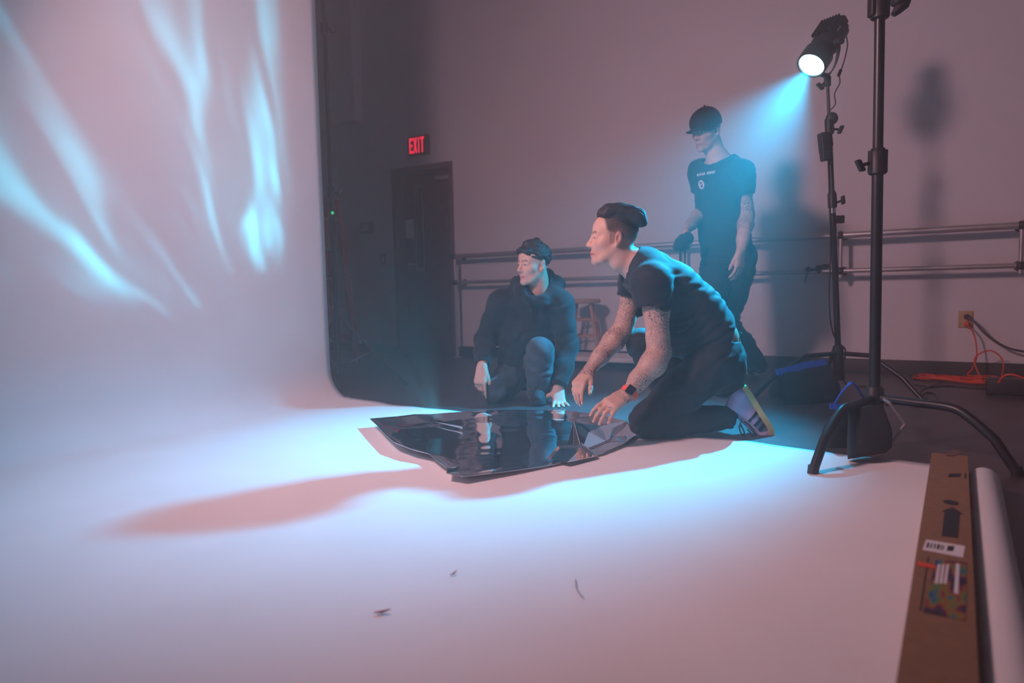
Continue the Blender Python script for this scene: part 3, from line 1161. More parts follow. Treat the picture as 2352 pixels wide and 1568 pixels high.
cb = smoothpath([bodyc - ax * .155, at(1946, 92, 4.2), at(1944, 120, 4.2), at(1934, 155, 4.16), at(1927, 168, 4.14), at(1929, 190, 4.13), at(1917, 215, 4.13), at(1919, 238, 4.12), lp_(at(1910, 252, 4.12)[2]) + RT * .012], 6)
cbo = MB().tube(cb, .0035, 7).build('power_cable', 'black', lamp, tlh)
MB().cyl(at(1926, 174, 4.14), at(1931, 161, 4.15), .009, n=10).build('cable_plug', 'blackpl', cbo, tlh)

# cable running down the lamp stand
tcb = vframe(LB2)
cb = smoothpath([lp_(at(1905, 360, 4.1)[2]) - RT * .02 - FWv * .012, lp_(at(1905, 470, 4.1)[2]) - RT * .022 - FWv * .012, at(1907, 590, 4.08), at(1904, 680, 4.08), at(1908, 740, 4.09), at(1920, 780, 4.1), at(1940, 800, 4.12), at(1941, 820, 4.14), at(1930, 845, 4.16), gnd(1945, 885) + UPv * .006, gnd(1990, 890) + UPv * .006], 6)
tag(MB().tube(cb, .0045, 7).build('lamp_cable', 'black', None, tcb), 'thin black cable hanging down along the lamp stand', 'cable')

# clamp on the barre at the lamp stand
cpn = at(1878, 616, 4.95)
cpn = view(onwall(1880, 618, .16))
tcl = vframe(cpn)
clm = thing('spring_clamp', 'small black clamp gripping the lower barre rail beside the lamp stand', 'clamp', tcl)
MB().rbox(cpn + RT * .02, (.075, .05, .06), r=.012).rbox(cpn + RT * .05 + UPv * .02, (.05, .04, .03), r=.008).build('jaw', 'blackpl', clm, tcl)
MB().tube([cpn - RT * .02, cpn - RT * .065 - UPv * .005], .01, 8).ball(cpn - RT * .075, .02, 8).build('screw_handle', 'black', clm, tcl)
MB().tube([cpn - RT * .075 - UPv * .015, cpn - RT * .09 - UPv * .06, cpn - RT * .1 - UPv * .1], .004, 6).build('tail', 'black', clm, tcl)

# sandbag on the lamp stand
ta, tb = at(1790, 862, 3.92), at(1882, 838, 4.0)
tsb = vframe(np.array([*((ta + tb) / 2)[:2], .03]))
sb2 = thing('sandbag', 'large black sandbag with blue edging lying over the leg of the lamp stand', 'sandbag', tsb)
bag_half(MB(), at(1793, 858, 3.88), at(1908, 836, 3.96), at(1828, 940, 3.80) - at(1822, 852, 3.86), .12, np.array([0, -1, 0])).build('front_pouch', 'bag', sb2, tsb)
bag_half(MB(), at(1786, 862, 3.98), at(1890, 838, 4.06), at(1812, 918, 4.06) - at(1822, 852, 4.0), .11, np.array([0, 1, 0])).build('rear_pouch', 'bag', sb2, tsb)
MB().ribbon(smoothpath([at(1783, 856, 3.9), at(1815, 849, 3.9), at(1855, 838, 3.93), at(1880, 836, 3.95), at(1896, 830, 3.97)], 5), .045, .008, np.array([.1, .6, .6])).build('webbing', 'bluestrap', sb2, tsb)

# ------------------------------------------------------------------ wall outlet and its cables
op = onwall(2218, 733)
ot = (np.array([op[0], YB, op[2]]), False)
outl = thing('wall_outlet', 'ivory wall outlet plate with two plugs beside the orange cord', 'outlet', ot)
MB().rbox((op[0], YB - .004, op[2]), (.085, .008, .115), r=.003).build('plate', 'outlet', outl, ot)
for dz in (.025, -.025):
    sk = MB().rbox((op[0], YB - .01, op[2] + dz), (.032, .006, .03), r=.003).build('socket', 'outlet', outl, ot)
pk = np.array([op[0] + .005, YB - .035, op[2] + .02])
tk = (pk, False)
cd = thing('grey_power_cable', 'thick dark grey cord drooping from the wall outlet out of the picture', 'cord', tk)
MB().rbox(pk, (.03, .05, .03), r=.008).build('plug', 'black', cd, tk)
w_ = lambda x, y, o: onwall(x, y, o)
MB().tube(smoothpath([pk - np.array([0, .02, 0]), w_(2237, 738, .09), w_(2265, 768, .1), w_(2300, 792, .1), w_(2335, 804, .1), w_(2400, 812, .1), w_(2470, 800, .08)], 6), .0075, 8).build('flex', mat('grey_cable', (.07, .05, .07), .5, noise=(20, .1)), cd, tk)
pk = np.array([op[0] + .005, YB - .035, op[2] - .03])
tk = (pk, False)
oc = thing('extension_cord', 'orange extension cord hanging from the outlet and coiled on the floor', 'cord', tk)
MB().rbox(pk, (.03, .045, .032), r=.008).build('plug', 'orange', oc, tk)
cl_c = room(gnd(2225, 876))
coil = [pk - np.array([0, .02, 0]), w_(2236, 765, .1), w_(2243, 800, .12), w_(2242, 825, .14), w_(2232, 848, .2), room(gnd(2226, 862, .03))]
rs = np.random.default_rng(5)
for i in range(60):
    a = i * .62
    R_ = .2 + .07 * math.sin(i * 1.7) + .05 * rs.normal()
    coil.append(np.array([cl_c[0] + R_ * 1.15 * math.cos(a), cl_c[1] - .03 + R_ * .6 * math.sin(a), .008 + .022 * rs.random()]))
coil += [room(gnd(2255, 872, .05)), w_(2238, 830, .2), w_(2250, 812, .18), w_(2275, 805, .18), w_(2297, 818, .18), w_(2305, 840, .2), room(gnd(2302, 868, .02)), room(gnd(2330, 872, .012)), room(gnd(2370, 885, .008))]
MB().tube(smoothpath(coil, 4), .0048, 6).build('flex', 'orange', oc, tk)
# dark cable on the floor
dk = [gnd(2035, 931), gnd(2075, 926), gnd(2110, 936), gnd(2145, 925), gnd(2150, 908), gnd(2128, 903), gnd(2110, 912), gnd(2118, 896), gnd(2148, 884), gnd(2160, 872), gnd(2120, 866), gnd(2100, 872), gnd(2102, 884), gnd(2135, 890), gnd(2180, 888), gnd(2250, 893), gnd(2300, 900)]
dk = smoothpath([room(p) + np.array([0, 0, .006]) for p in dk], 6)
tk = (dk[0] * np.array([1, 1, 0]), False)
tag(MB().tube(dk, .0055, 7).build('floor_cable', 'black', None, tk), 'black cable looping across the dark floor below the outlet', 'cable')
bx = room(gnd(2322, 905))
tk = (bx, False)
pb = thing('power_strip', 'black power box on the floor at the right beside the orange cord', 'power box', tk)
MB().rbox(bx + np.array([0, 0, .045]), (.24, .14, .09), r=.012).build('case', 'blackpl', pb, tk)
MB().tube(smoothpath([bx + np.array([-.07, -.06, .06]), bx + np.array([-.03, -.09, .12]), bx + np.array([.04, -.09, .11]), bx + np.array([.12, -.06, .05])], 5), .006, 7).build('handle', 'orange', pb, tk)

# ------------------------------------------------------------------ cardboard carton and white roll, right foreground
BXL, BXR, BYN, BYF, BH = -.062, .036, -.25, 2.62, .1
tk = (np.array([-.012, 1.2, 0]), False)
cart = thing('cardboard_carton', 'long brown cardboard carton lying on the paper edge in the right foreground', 'carton', tk)
# tune the carton to the picture: far end corners
MB().bbox((BXL, BYN, .004), (BXR, BYF, BH)).build('carton_body', 'card', cart, tk)
bw = BXR - BXL
zt = BH + .0006


def onbox(px, py):
    r = V2R @ ray(px, py)
    t = (zt - HC) / r[2]
    return EYE + r * t


def flatpoly(pts, name, m, dz=0.0):
    q = [onbox(*p) for p in pts]
    lo = [np.array([p[0], p[1], BH + .0002]) for p in q]
    hi = [np.array([p[0], p[1], BH + .0012 + dz]) for p in q]
    n_ = len(q)
    f = [tuple(range(n_)), tuple(range(n_, 2 * n_))[::-1]] + [(i, n_ + i, n_ + (i + 1) % n_, (i + 1) % n_) for i in range(n_)]
    return MB().add(lo + hi, f).build(name, m, cart, tk, 0)


flatpoly([(2172, 1039), (2185, 1033), (2206, 1033), (2209, 1042), (2190, 1047), (2175, 1047)], 'tape_patch', mat('brown_tape', (.13, .07, .04), .5, noise=(20, .1)))
for x0_, x1_ in ((2180, 2184), (2186, 2190), (2192, 2197), (2199, 2205)):
    flatpoly([(x0_ - 3, 1095), (x0_ + 1, 1087), (x1_ + 2, 1087), (x1_ - 1, 1095)], 'print_stroke', 'ink')
flatpoly([(2215, 1098), (2216, 1087), (2219, 1087), (2219, 1098)], 'print_stroke', 'ink')
el = [(2184 + 18 * math.cos(a) + 2 * math.sin(a), 1153.5 + 5.5 * math.sin(a) + 2.2 * math.cos(a)) for a in np.linspace(0, 2 * math.pi, 20)[:-1]]
flatpoly(el, 'printed_oval', 'ink')
flatpoly([(2163, 1230), (2169, 1176), (2163, 1173), (2188, 1165), (2212, 1180), (2204, 1180), (2200, 1235)], 'printed_arrow', 'ink')
flatpoly([(2119, 1262), (2127, 1239), (2217, 1254), (2212, 1280)], 'shipping_label', 'white')
for x0_, x1_ in ((2128, 2133), (2137, 2140), (2145, 2148), (2152, 2157), (2160, 2162), (2165, 2167), (2175, 2190)):
    s_ = (x0_ - 2127) * .165
    flatpoly([(x0_ - 1, 1257 + s_), (x0_ + 2, 1246 + s_), (x1_ + 2, 1247 + s_), (x1_ - 1, 1258 + s_)], 'label_bar', 'ink', .0006)

rb = bpy.data.materials.new('rainbow_print')
rb.use_nodes = True
n, l = rb.node_tree.nodes, rb.node_tree.links
tcn = n.new('ShaderNodeTexCoord')
mp = n.new('ShaderNodeMapping')
mp.inputs['Rotation'].default_value = (0, 0, .7)
l.new(tcn.outputs['Object'], mp.inputs['Vector'])
wv = n.new('ShaderNodeTexNoise')
wv.inputs['Scale'].default_value = 26
wv.inputs['Detail'].default_value = 2
mp.inputs['Scale'].default_value = (1.6, .45, 1)
l.new(mp.outputs[0], wv.inputs['Vector'])
cr = n.new('ShaderNodeValToRGB')
el_ = cr.color_ramp.elements
el_[0].position, el_[0].color = .36, (.01, .008, .02, 1)
el_[1].position, el_[1].color = .75, (.02, .01, .02, 1)
for ps, c in ((.44, (.03, .006, .06)), (.5, (.22, .01, .03)), (.55, (.30, .12, .01)), (.6, (.12, .2, .02)), (.65, (.01, .12, .25))):
    e = el_.new(ps)
    e.color = (*c, 1)
l.new(wv.outputs['Fac'], cr.inputs[0])
l.new(cr.outputs[0], n['Principled BSDF'].inputs['Base Color'])
n['Principled BSDF'].inputs['Roughness'].default_value = .5
flatpoly([(2121, 1405), (2150, 1284), (2220, 1292), (2217, 1425)], 'rainbow_label', rb)
for x0_ in (2151, 2161, 2171):
    flatpoly([(x0_ - 4, 1341), (x0_ + 3, 1297), (x0_ + 9, 1297), (x0_ + 3, 1341)], 'label_print', 'white', .0006)
flatpoly([(2191, 1362), (2196, 1295), (2204, 1296), (2201, 1365)], 'label_print', 'white', .0006)
flatpoly([(2112, 1402), (2131, 1278), (2133, 1278), (2115, 1402)], 'printed_line', 'ink')
flatpoly([(2106, 1298), (2108, 1290), (2150, 1300), (2148, 1306)], 'orange_band', 'orange', .0008)

RR = .042
r0 = room(gnd(2282, 1048, RR))
tk = (np.array([r0[0], 1.2, 0]), False)
roll = thing('paper_roll', 'slim white roll of paper lying beside the cardboard carton', 'paper roll', tk)
rx_ = np.interp
pA = room(gnd(2282, 1080, RR * 1.9))
MB().lathe((.078, 2.55, RR), (0, -1, 0), [(0, .02), (0, RR - .002), (.003, RR), (2.9, RR), (2.9, .02)], 40).build('rolled_paper', 'paper', roll, tk)
MB().lathe((.078, 2.551, RR), (0, -1, 0), [(0, .016), (0, .021), (2.0, .021)], 24).build('core_tube', 'card', roll, tk)

# ------------------------------------------------------------------ scraps on the paper
for px, py, L_, an, lb_ in ((878, 1406, .035, .6, 'small reddish paper scrap lying on the white sweep'),
                            (1042, 1318, .02, 1.3, 'tiny dark fleck on the white paper, right of the reddish scrap')):
    c = room(gnd(px, py, .006))
    d = np.array([math.cos(an), math.sin(an), 0]) * L_ / 2
    e_ = np.array([-d[1], d[0], 0]) * .35
    tag(MB().add([c - d, c + e_, c + d + np.array([0, 0, .006]), c - e_ * .6, c - d + [0, 0, .0015], c + e_ + [0, 0, .0015], c + d + np.array([0, 0, .0075]), c - e_ * .6 + [0, 0, .0015]],
                 [(3, 2, 1, 0), (4, 5, 6, 7), (0, 1, 5, 4), (1, 2, 6, 5), (2, 3, 7, 6), (3, 0, 4, 7)]).build('paper_scrap', mat('scrap', (.3, .05, .04), .8, noise=(30, .2)), None, (c - [0, 0, .004], False)), lb_, 'scrap')
hp = smoothpath([room(gnd(x, y, .007)) for x, y in ((1322, 1330), (1324, 1348), (1331, 1362), (1341, 1374))], 5)
tag(MB().tube(hp, .0009, 5).build('loose_thread', mat('thread', (.12, .1, .1), .8, noise=(30, .1)), None, (hp[0] - [0, 0, .006], False)), 'fine curved thread lying on the white paper in the foreground', 'thread')

# ------------------------------------------------------------------ people: materials
def skin_mat(name, tattoo=False):
    m = bpy.data.materials.new(name)
    m.use_nodes = True
    n, l = m.node_tree.nodes, m.node_tree.links
    b = n['Principled BSDF']
    a = n.new('ShaderNodeAttribute')
    a.attribute_name = 'col'
    tc = n.new('ShaderNodeTexCoord')
    nz = n.new('ShaderNodeTexNoise')
    nz.inputs['Scale'].default_value = 45
    l.new(tc.outputs['Object'], nz.inputs['Vector'])
    mr = n.new('ShaderNodeMapRange')
    mr.inputs[3].default_value, mr.inputs[4].default_value = .88, 1.12
    l.new(nz.outputs['Fac'], mr.inputs[0])
    sc = n.new('ShaderNodeVectorMath')
    sc.operation = 'SCALE'
    l.new(a.outputs['Color'], sc.inputs[0])
    l.new(mr.outputs[0], sc.inputs['Scale'])
    out = sc.outputs[0]
    if tattoo:
        k = n.new('ShaderNodeAttribute')
        k.attribute_name = 'ink'
        wn = n.new('ShaderNodeTexNoise')
        wn.inputs['Scale'].default_value = 22
        wn.inputs['Detail'].default_value = 3
        l.new(tc.outputs['Object'], wn.inputs['Vector'])
        wm = n.new('ShaderNodeVectorMath')
        wm.operation = 'MULTIPLY_ADD'
        wm.inputs[1].default_value = (.045, .045, .045)
        l.new(wn.outputs['Color'], wm.inputs[0])
        l.new(tc.outputs['Object'], wm.inputs[2])
        vo = n.new('ShaderNodeTexVoronoi')
        vo.inputs['Scale'].default_value = 36
        l.new(wm.outputs[0], vo.inputs['Vector'])
        # rings inside every cell give curls, cell borders give outlines
        mu = n.new('ShaderNodeMath')
        mu.operation = 'MULTIPLY'
        mu.inputs[1].default_value = 24
        l.new(vo.outputs['Distance'], mu.inputs[0])
        si = n.new('ShaderNodeMath')
        si.operation = 'SINE'
        l.new(mu.outputs[0], si.inputs[0])
        st_ = n.new('ShaderNodeMapRange')
        st_.inputs[1].default_value, st_.inputs[2].default_value = -.1, .55
        st_.inputs[3].default_value, st_.inputs[4].default_value = .15, .8
        l.new(si.outputs[0], st_.inputs[0])
        wn2 = n.new('ShaderNodeTexNoise')
        wn2.inputs['Scale'].default_value = 14
        l.new(tc.outputs['Object'], wn2.inputs['Vector'])
        m2 = n.new('ShaderNodeMapRange')
        m2.inputs[1].default_value, m2.inputs[2].default_value = .42, .62
        m2.inputs[3].default_value, m2.inputs[4].default_value = .45, 1.0
        l.new(wn2.outputs['Fac'], m2.inputs[0])
        p1 = n.new('ShaderNodeMath')
        p1.operation = 'MULTIPLY'
        l.new(st_.outputs[0], p1.inputs[0])
        l.new(m2.outputs[0], p1.inputs[1])
        p2 = n.new('ShaderNodeMath')
        p2.operation = 'MULTIPLY'
        l.new(p1.outputs[0], p2.inputs[0])
        l.new(k.outputs['Fac'], p2.inputs[1])
        mx = n.new('ShaderNodeMixRGB')
        mx.inputs[2].default_value = (.05, .055, .07, 1)
        l.new(p2.outputs[0], mx.inputs[0])
        l.new(out, mx.inputs[1])
        out = mx.outputs[0]
    l.new(out, b.inputs['Base Color'])
    b.inputs['Roughness'].default_value = .5
    b.inputs['Specular IOR Level'].default_value = .35
    return m


M['skin'] = skin_mat('skin')
M['skin_ink'] = skin_mat('tattooed_skin', True)
M['tee'] = mat('black_jersey', (.008, .010, .014), .8, noise=(40, .12), bump=(220, .2, .001), sheen=.08)
M['tee2'] = mat('washed_black_jersey', (.012, .014, .018), .85, noise=(40, .12), bump=(220, .2, .001), sheen=.08)
M['hood'] = mat('black_fleece', (.009, .011, .015), .9, noise=(30, .12), bump=(160, .3, .0015), sheen=.08)
M['pants'] = mat('black_denim', (.007, .009, .013), .8, noise=(30, .15), bump=(240, .25, .001), sheen=.05)
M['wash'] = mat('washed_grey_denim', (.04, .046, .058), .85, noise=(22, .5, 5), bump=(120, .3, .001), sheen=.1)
M['hair'] = mat('dark_hair', (.02, .016, .015), .6, noise=(60, .3), bump=(300, .5, .0012))
M['lilac'] = mat('lilac_suede', (.55, .42, .62), .8, noise=(30, .05))
M['gum'] = mat('yellow_gum_sole', (.62, .5, .2), .6, noise=(30, .06))
M['strap'] = mat('orange_band', (.9, .10, .03), .5, noise=(30, .04))
M['screen'] = mat('watch_glass', (.01, .012, .03), .08, noise=(9, .02))
M['sclera'] = mat('eye_white', (.7, .66, .64), .25, noise=(9, .02))
M['iris'] = mat('eye_dark', (.03, .02, .018), .2, noise=(9, .02))
M['silver'] = mat('silver_ring', (.8, .8, .8), .2, 1.0, noise=(9, .02))
M['shirtprint'] = mat('white_shirt_print', (.7, .68, .68), .8, noise=(30, .05))

SKIN = np.array([.60, .37, .28])


class Frame:
    """local frame of a head: side (person's left), forward, up"""

    def __init__(s, c, f, u=(0, 0, 1), k=1.0):
        s.c, s.k = np.asarray(c, float), k
        s.f = nrm(f)
        s.u = nrm(np.asarray(u, float) - s.f * np.dot(u, s.f))
        s.s = np.cross(s.u, s.f)
        s.ax = np.array([s.s, s.f, s.u])

    def __call__(s, a, b, c):
        return s.c + s.k * (s.s * a + s.f * b + s.u * c)

    def inv(s, P):
        return ((P - s.c) @ s.ax.T) / s.k


def sculpt_head(S, h, neck_to, neck_r=.056, mouth_open=.0):
    k = h.k
    E = lambda c, r, kk=.02, cut=False, ax=None: S.ell(h(*c), np.array(r) * k, h.ax if ax is None else ax, kk * k, cut)
    Cn = lambda a, b, ra, rb, kk=.012, cut=False: S.cone(h(*a), h(*b), ra * k, rb * k, kk * k, None, cut)
    E((0, -.013, .036), (.0745, .094, .084))
    E((0, .038, .040), (.060, .055, .058), .03)
    E((0, .022, -.045), (.054, .062, .066), .03)
    for q in (-1, 1):
        Cn((.053 * q, -.004, -.04), (.030 * q, .05, -.088), .017, .016, .032)
        Cn((.030 * q, .05, -.088), (.010 * q, .077, -.1), .016, .016, .016)
        E((.044 * q, .052, -.022), (.021, .024, .02), .032)
        Cn((.044 * q, .072, .020), (.010 * q, .086, .018), .009, .009, .014)
    E((0, .070, -.058), (.034, .027, .030), .02)
    E((0, .078, -.100), (.020, .018, .017), .015)
    E((0, .066, -.034), (.036, .026, .028), .02)
    for q in (-1, 1):                              # eye sockets, lids
        E((.026 * q, .066, -.024), (.020, .020, .016), .02)
        E((.033 * q, .101, .001), (.0165, .016, .0115), .012, True)
        E((.0315 * q, .0745, .0005), (.0160, .0160, .0130), .005)
        E((.0325 * q, .0915, -.0005), (.0130, .0075, .0046), .002, True)
        Cn((.019 * q, .0865, .0055), (.032 * q, .0905, .0085), .0030, .0032, .004)
        Cn((.032 * q, .0905, .0085), (.046 * q, .080, .004), .0032, .0028, .004)
    Cn((0, .087, .016), (0, .107, -.022), .0085, .0105, .012)
    E((0, .112, -.030), (.0115, .0125, .0105), .008)
    for q in (-1, 1):
        E((.0125 * q, .099, -.034), (.0085, .011, .0085), .007)
        E((.0065 * q, .107, -.0425), (.0035, .006, .004), .003, True)
    for q in (-1, 1):                              # lips
        Cn((0, .0965, -.0625), (.021 * q, .084, -.067), .0062, .0035, .006)
        Cn((0, .095, -.0765), (.018 * q, .0845, -.072), .0072, .0035, .006)
        Cn((0, .1055, -.0695), (.024 * q, .090, -.0695), .0022 + mouth_open, .0016, .004, True)
    for q in (-1, 1):                              # ears
        e0 = nrm(h.s * q - .32 * h.f)
        e2 = nrm(h.u - .16 * h.f)
        e2 = nrm(e2 - e0 * np.dot(e0, e2))
        ea = np.array([e0, np.cross(e2, e0), e2])
        S.ell(h(.0765 * q, -.014, -.004), np.array((.0075, .0185, .0295)) * k, ea, .006 * k)
        S.ell(h(.0862 * q, -.0095, -.002), np.array((.008, .0105, .019)) * k, ea, .003 * k, True)
        E((.076 * q, -.006, -.03), (.006, .009, .01), .006)
    Cn((0, -.022, -.035), (0, -.03, -.09), neck_r, neck_r, .02)
    S.cone(h(0, -.028, -.08), neck_to, neck_r * k, neck_r * 1.12 * k, .03)


def face_cols(P, h, stub=0.0, scalp=None, brow=(.05, .03, .025), cheeks=.25):
    """skin colour per vertex: lips, brows, ruddy nose and ears, shaved sides of the hair"""
    col = np.tile(SKIN, (len(P), 1))
    q = h.inv(P)
    near = np.linalg.norm(q, axis=1) < .17
    g = lambda c, r: np.exp(-(((q - np.array(c)) / np.array(r)) ** 2).sum(1)) * near
    ax_ = q.copy()
    ax_[:, 0] = np.abs(ax_[:, 0])
    ga = lambda c, r: np.exp(-(((ax_ - np.array(c)) / np.array(r)) ** 2).sum(1)) * near
    red = np.array([.66, .27, .22])

    def mix(w, c):
        nonlocal col
        w = np.clip(w, 0, 1)[:, None]
        col = col * (1 - w) + np.array(c) * w
    mix(cheeks * ga((.045, .06, -.03), (.025, .03, .025)) + .35 * g((0, .11, -.032), (.016, .02, .014)) + .4 * ga((.08, -.014, -.005), (.012, .03, .04)), red)
    mix(np.clip(1.6 * g((0, .095, -.0695), (.021, .02, .0095)), 0, .85), (.55, .17, .16))
    lipg = g((0, .092, -.0697), (.024, .012, .0022))
    mix(np.clip(lipg * 1.1, 0, .8), (.12, .03, .03))
    bx = ax_[:, 0]
    bz = .0225 + .004 * np.sin(np.clip((bx - .012) / .035, 0, 1) * 2.6)
    bw = np.exp(-((ax_[:, 2] - bz) / .0042) ** 2) * (bx > .009) * (bx < .049) * (q[:, 1] > .05) * near
    mix(bw * .8, brow)
    mix(.5 * ga((.0315, .088, -.0002), (.013, .01, .0035)), (.12, .06, .05))
    if stub:
        mix(stub * np.clip(g((0, .07, -.085), (.045, .05, .035)) - g((0, .095, -.0695), (.02, .03, .01)), 0, 1), (.16, .11, .10))
    if scalp is not None:
        mix(scalp(q) * near, (.045, .032, .028))
    return col


def eyes(name_parent, t, h, look=(0, 1, 0)):
    for q in (-1, 1):
        c = h(.0315 * q, .0768, .0002)
        lk = nrm(h.s * look[0] + h.f * look[1] + h.u * look[2])
        e = MB().ball(c, .0122 * h.k, 10).build('eyeball', 'sclera', name_parent, t)
        MB().ball(c + lk * .0072 * h.k, .0066 * h.k, 8).build('iris', 'iris', e, t)


def sculpt_hand(S, w, fd, bn, left, curl=(20, 25, 20), spread=6, thumb=(35, 20, 15), k=1.0, kn=.007, fcurl=None, palm_tilt=0):
    """w = wrist, fd = direction of the palm, bn = back of the hand, curl = bend per joint (degrees)"""
    fd = nrm(fd)
    bn = nrm(np.asarray(bn, float) - fd * np.dot(bn, fd))
    th = np.cross(fd, bn) * (1 if left else -1)
    info = {'tips': []}
    L = .092 * k
    for o, r0, r1 in ((.026, .017, .0145), (.009, .019, .0155), (-.009, .0185, .015), (-.025, .016, .0135)):
        S.cone(w + th * o * .62 * k, w + fd * (L - abs(o) * .12) + th * o * k + bn * .001, r0 * k, r1 * k, .014 * k, (bn, 1.18))
    S.cone(w + th * .012 * k + fd * .01, w + th * .03 * k + fd * .045 * k - bn * .008 * k, .018 * k, .015 * k, .016 * k)
    names = (('index', .0295, (.043, .026, .021), .0088), ('middle', .0098, (.047, .030, .022), .0092),
             ('ring', -.0098, (.043, .028, .021), .0088), ('pinky', -.0275, (.034, .021, .018), .0078))
    for i, (nm, o, Ls, r) in enumerate(names):
        cu = curl if fcurl is None else fcurl[i]
        a = math.radians(spread * (1.5 - i))
        p = w + fd * (L - abs(o) * .12 - (.006 if i == 3 else 0)) + th * o * k
        ang = 0
        d0 = nrm(fd * math.cos(a) + th * math.sin(a))
        pts, rad = [p - d0 * .012 * k], [r * 1.12 * k]
        pts.append(p)
        rad.append(r * 1.14 * k)
        for j, (l_, c_) in enumerate(zip(Ls, cu)):
            ang += math.radians(c_)
            dd = d0 * math.cos(ang) - bn * math.sin(ang)
            p = p + dd * l_ * k
            pts.append(p)
            rad.append(r * (1.0, .92, .78)[j] * k)
        S.chain(pts, rad, kn * k if i != 9 else kn)
        info['tips'].append((pts[-1], dd, nm))
        info[nm] = pts
    p = w + fd * .022 * k + th * .022 * k - bn * .006 * k
    ang = math.radians(thumb[0])
    d = nrm(fd * math.cos(ang) + th * math.sin(ang) - bn * .25)
    pts, rad = [p], [.0145 * k]
    bend = nrm(fd * .8 - th * .6 - bn * .35)
    for l_, c_, r in ((.042, 0, .0118), (.033, thumb[1], .0104), (.027, thumb[2], .0085)):
        cc_ = math.radians(c_)
        d = nrm(d * math.cos(cc_) + bend * math.sin(cc_))
        p = p + d * l_ * k
        pts.append(p)
        rad.append(r * k)
    S.chain(pts, rad, .008 * k)
    info['thumb'] = pts
    info['th'], info['bn'], info['fd'] = th, bn, fd
    return info


def nails(info, parent, t, M_nail, k=1.0):
    for p, d, nm in info['tips']:
        n_ = nrm(np.cross(np.cross(d, info['bn']), d))
        sx_ = np.cross(d, n_)
        MB().ball(p + n_ * .0052 * k - d * .001, (.0055 * k, .0075 * k, .0022 * k), 6, np.array([sx_, d, n_])).build('fingernail', M_nail, parent, t)


def folds(V, Fq, amp, axis, o, period, warp=.5, seed=0, mask=None, sharp=2.0):
    """cloth folds running across an axis: sharpened ripples pushed along the normal"""
    N = vnormals(V, Fq)
    s_ = (V - o) @ nrm(axis)
    ph = 2 * math.pi * (s_ / period) + warp * 4 * wob(V, .16, seed) + 1.2 * wob(V, .07, seed + 1)
    r = (np.abs(np.cos(ph / 2)) ** sharp) * 2 - 1
    a = amp * r * (.5 + .5 * wob(V, .22, seed + 2).clip(-1, 1))
    if mask is not None:
        a = a * mask
    return V + N * a[:, None]


# =================================================================== man kneeling in profile
A0 = np.array([at(1600, 960, 3.1)[0], 3.1, 0])
tA = vframe(A0)
hA = Frame(at(1410, 548, 3.12), (-1, .04, .03), (.02, 0, 1))
SA = Sculpt(.0034)
neckA = at(1470, 612, 3.13)
sculpt_head(SA, hA, neckA, .057, .0012)
spA = [at(1486, 628, 3.13), at(1547, 666, 3.13), at(1592, 708, 3.13), at(1630, 764, 3.13), at(1645, 822, 3.13)]
nA = nrm(np.array([.66, 0, .75]))
SA.chain(spA, [.125, .14, .142, .14, .145], .03, (nA, 1.45))
SA.cone(neckA, spA[0], .062, .08, .04)
lsA, leA, lwA = at(1498, 655, 2.965), at(1514, 808, 2.93), at(1447, 900, 2.86)
rsA, reA, rwA = at(1464, 640, 3.30), at(1430, 758, 3.30), at(1356, 846, 3.22)
SA.cone(spA[0], lsA, .07, .062, .03).cone(spA[0], rsA, .07, .06, .03)


def arm(S, sh, el, wr, r=(.056, .050, .046, .030), out=(0, 0, 0), k=.02):
    out = np.asarray(out, float)
    u = el - sh
    f = wr - el
    S.chain([sh, sh + u * .35 + out * .4, sh + u * .8, el], [r[0], r[0] * .98, r[1] * .9, r[1] * .93], k)
    S.chain([el, el + f * .28 + out * .5, el + f * .7, wr], [r[1] * .93, r[2] * 1.08, r[2] * .82, r[3]], k)
    S.ell(el - nrm(nrm(f) - nrm(u)) * .018, (.024, .024, .024), None, .02)


arm(SA, lsA, leA, lwA, (.056, .052, .050, .031), np.array([.15, -.1, -.05]) * .1)
arm(SA, rsA, reA, rwA, (.052, .049, .047, .029))
hlA = sculpt_hand(SA, lwA + nrm(lwA - leA) * .012, at(1392, 932, 2.80) - lwA, (-.25, -.62, .75), True,
                  fcurl=((14, 22, 18), (18, 24, 16), (22, 22, 14), (30, 20, 14)), spread=5, thumb=(25, 20, 10), k=1.04)
hrA = sculpt_hand(SA, rwA + nrm(rwA - reA) * .012, at(1335, 874, 3.17) - rwA, (-.7, -.7, .2), False,
                  fcurl=((22, 24, 14), (30, 30, 18), (34, 32, 18), (38, 30, 18)), spread=4, thumb=(28, 8, 5), k=1.02)
V, Q = SA.mesh(2)


def sstep(x, w):
    return np.clip(.5 + x / (2 * w), 0, 1)


def scalpA(q):
    side = sstep(q[:, 2] - (.002 + .42 * (q[:, 1] + .02)), .012) * sstep(.036 + .25 * (q[:, 2] - .03) - q[:, 1], .006) * (q[:, 2] > -.06)
    burn = sstep(.012 - np.abs(q[:, 1] - .014), .003) * sstep(q[:, 2] + .028, .006) * (q[:, 2] < .05)
    low = np.clip((q[:, 2] + .05) / .09, 0, 1)
    ear = np.exp(-((np.abs(q[:, 0]) - .082) / .007) ** 2 - ((q[:, 1] + .014) / .022) ** 2 - ((q[:, 2] + .006) / .032) ** 2)
    return np.clip(np.maximum(side * (.3 + .65 * low), burn * .5) * (1 - ear * 1.8), 0, .95)


colA = face_cols(V, hA, .3, scalpA)


def inkmask(V, segs):
    m_ = np.zeros(len(V))
    for a, b, r in segs:
        d = b - a
        t_ = np.clip(((V - a) @ d) / (d @ d), 0, 1)
        dist = np.linalg.norm(V - a - t_[:, None] * d, axis=1)
        m_ = np.maximum(m_, (dist < r).astype(float))
    return m_


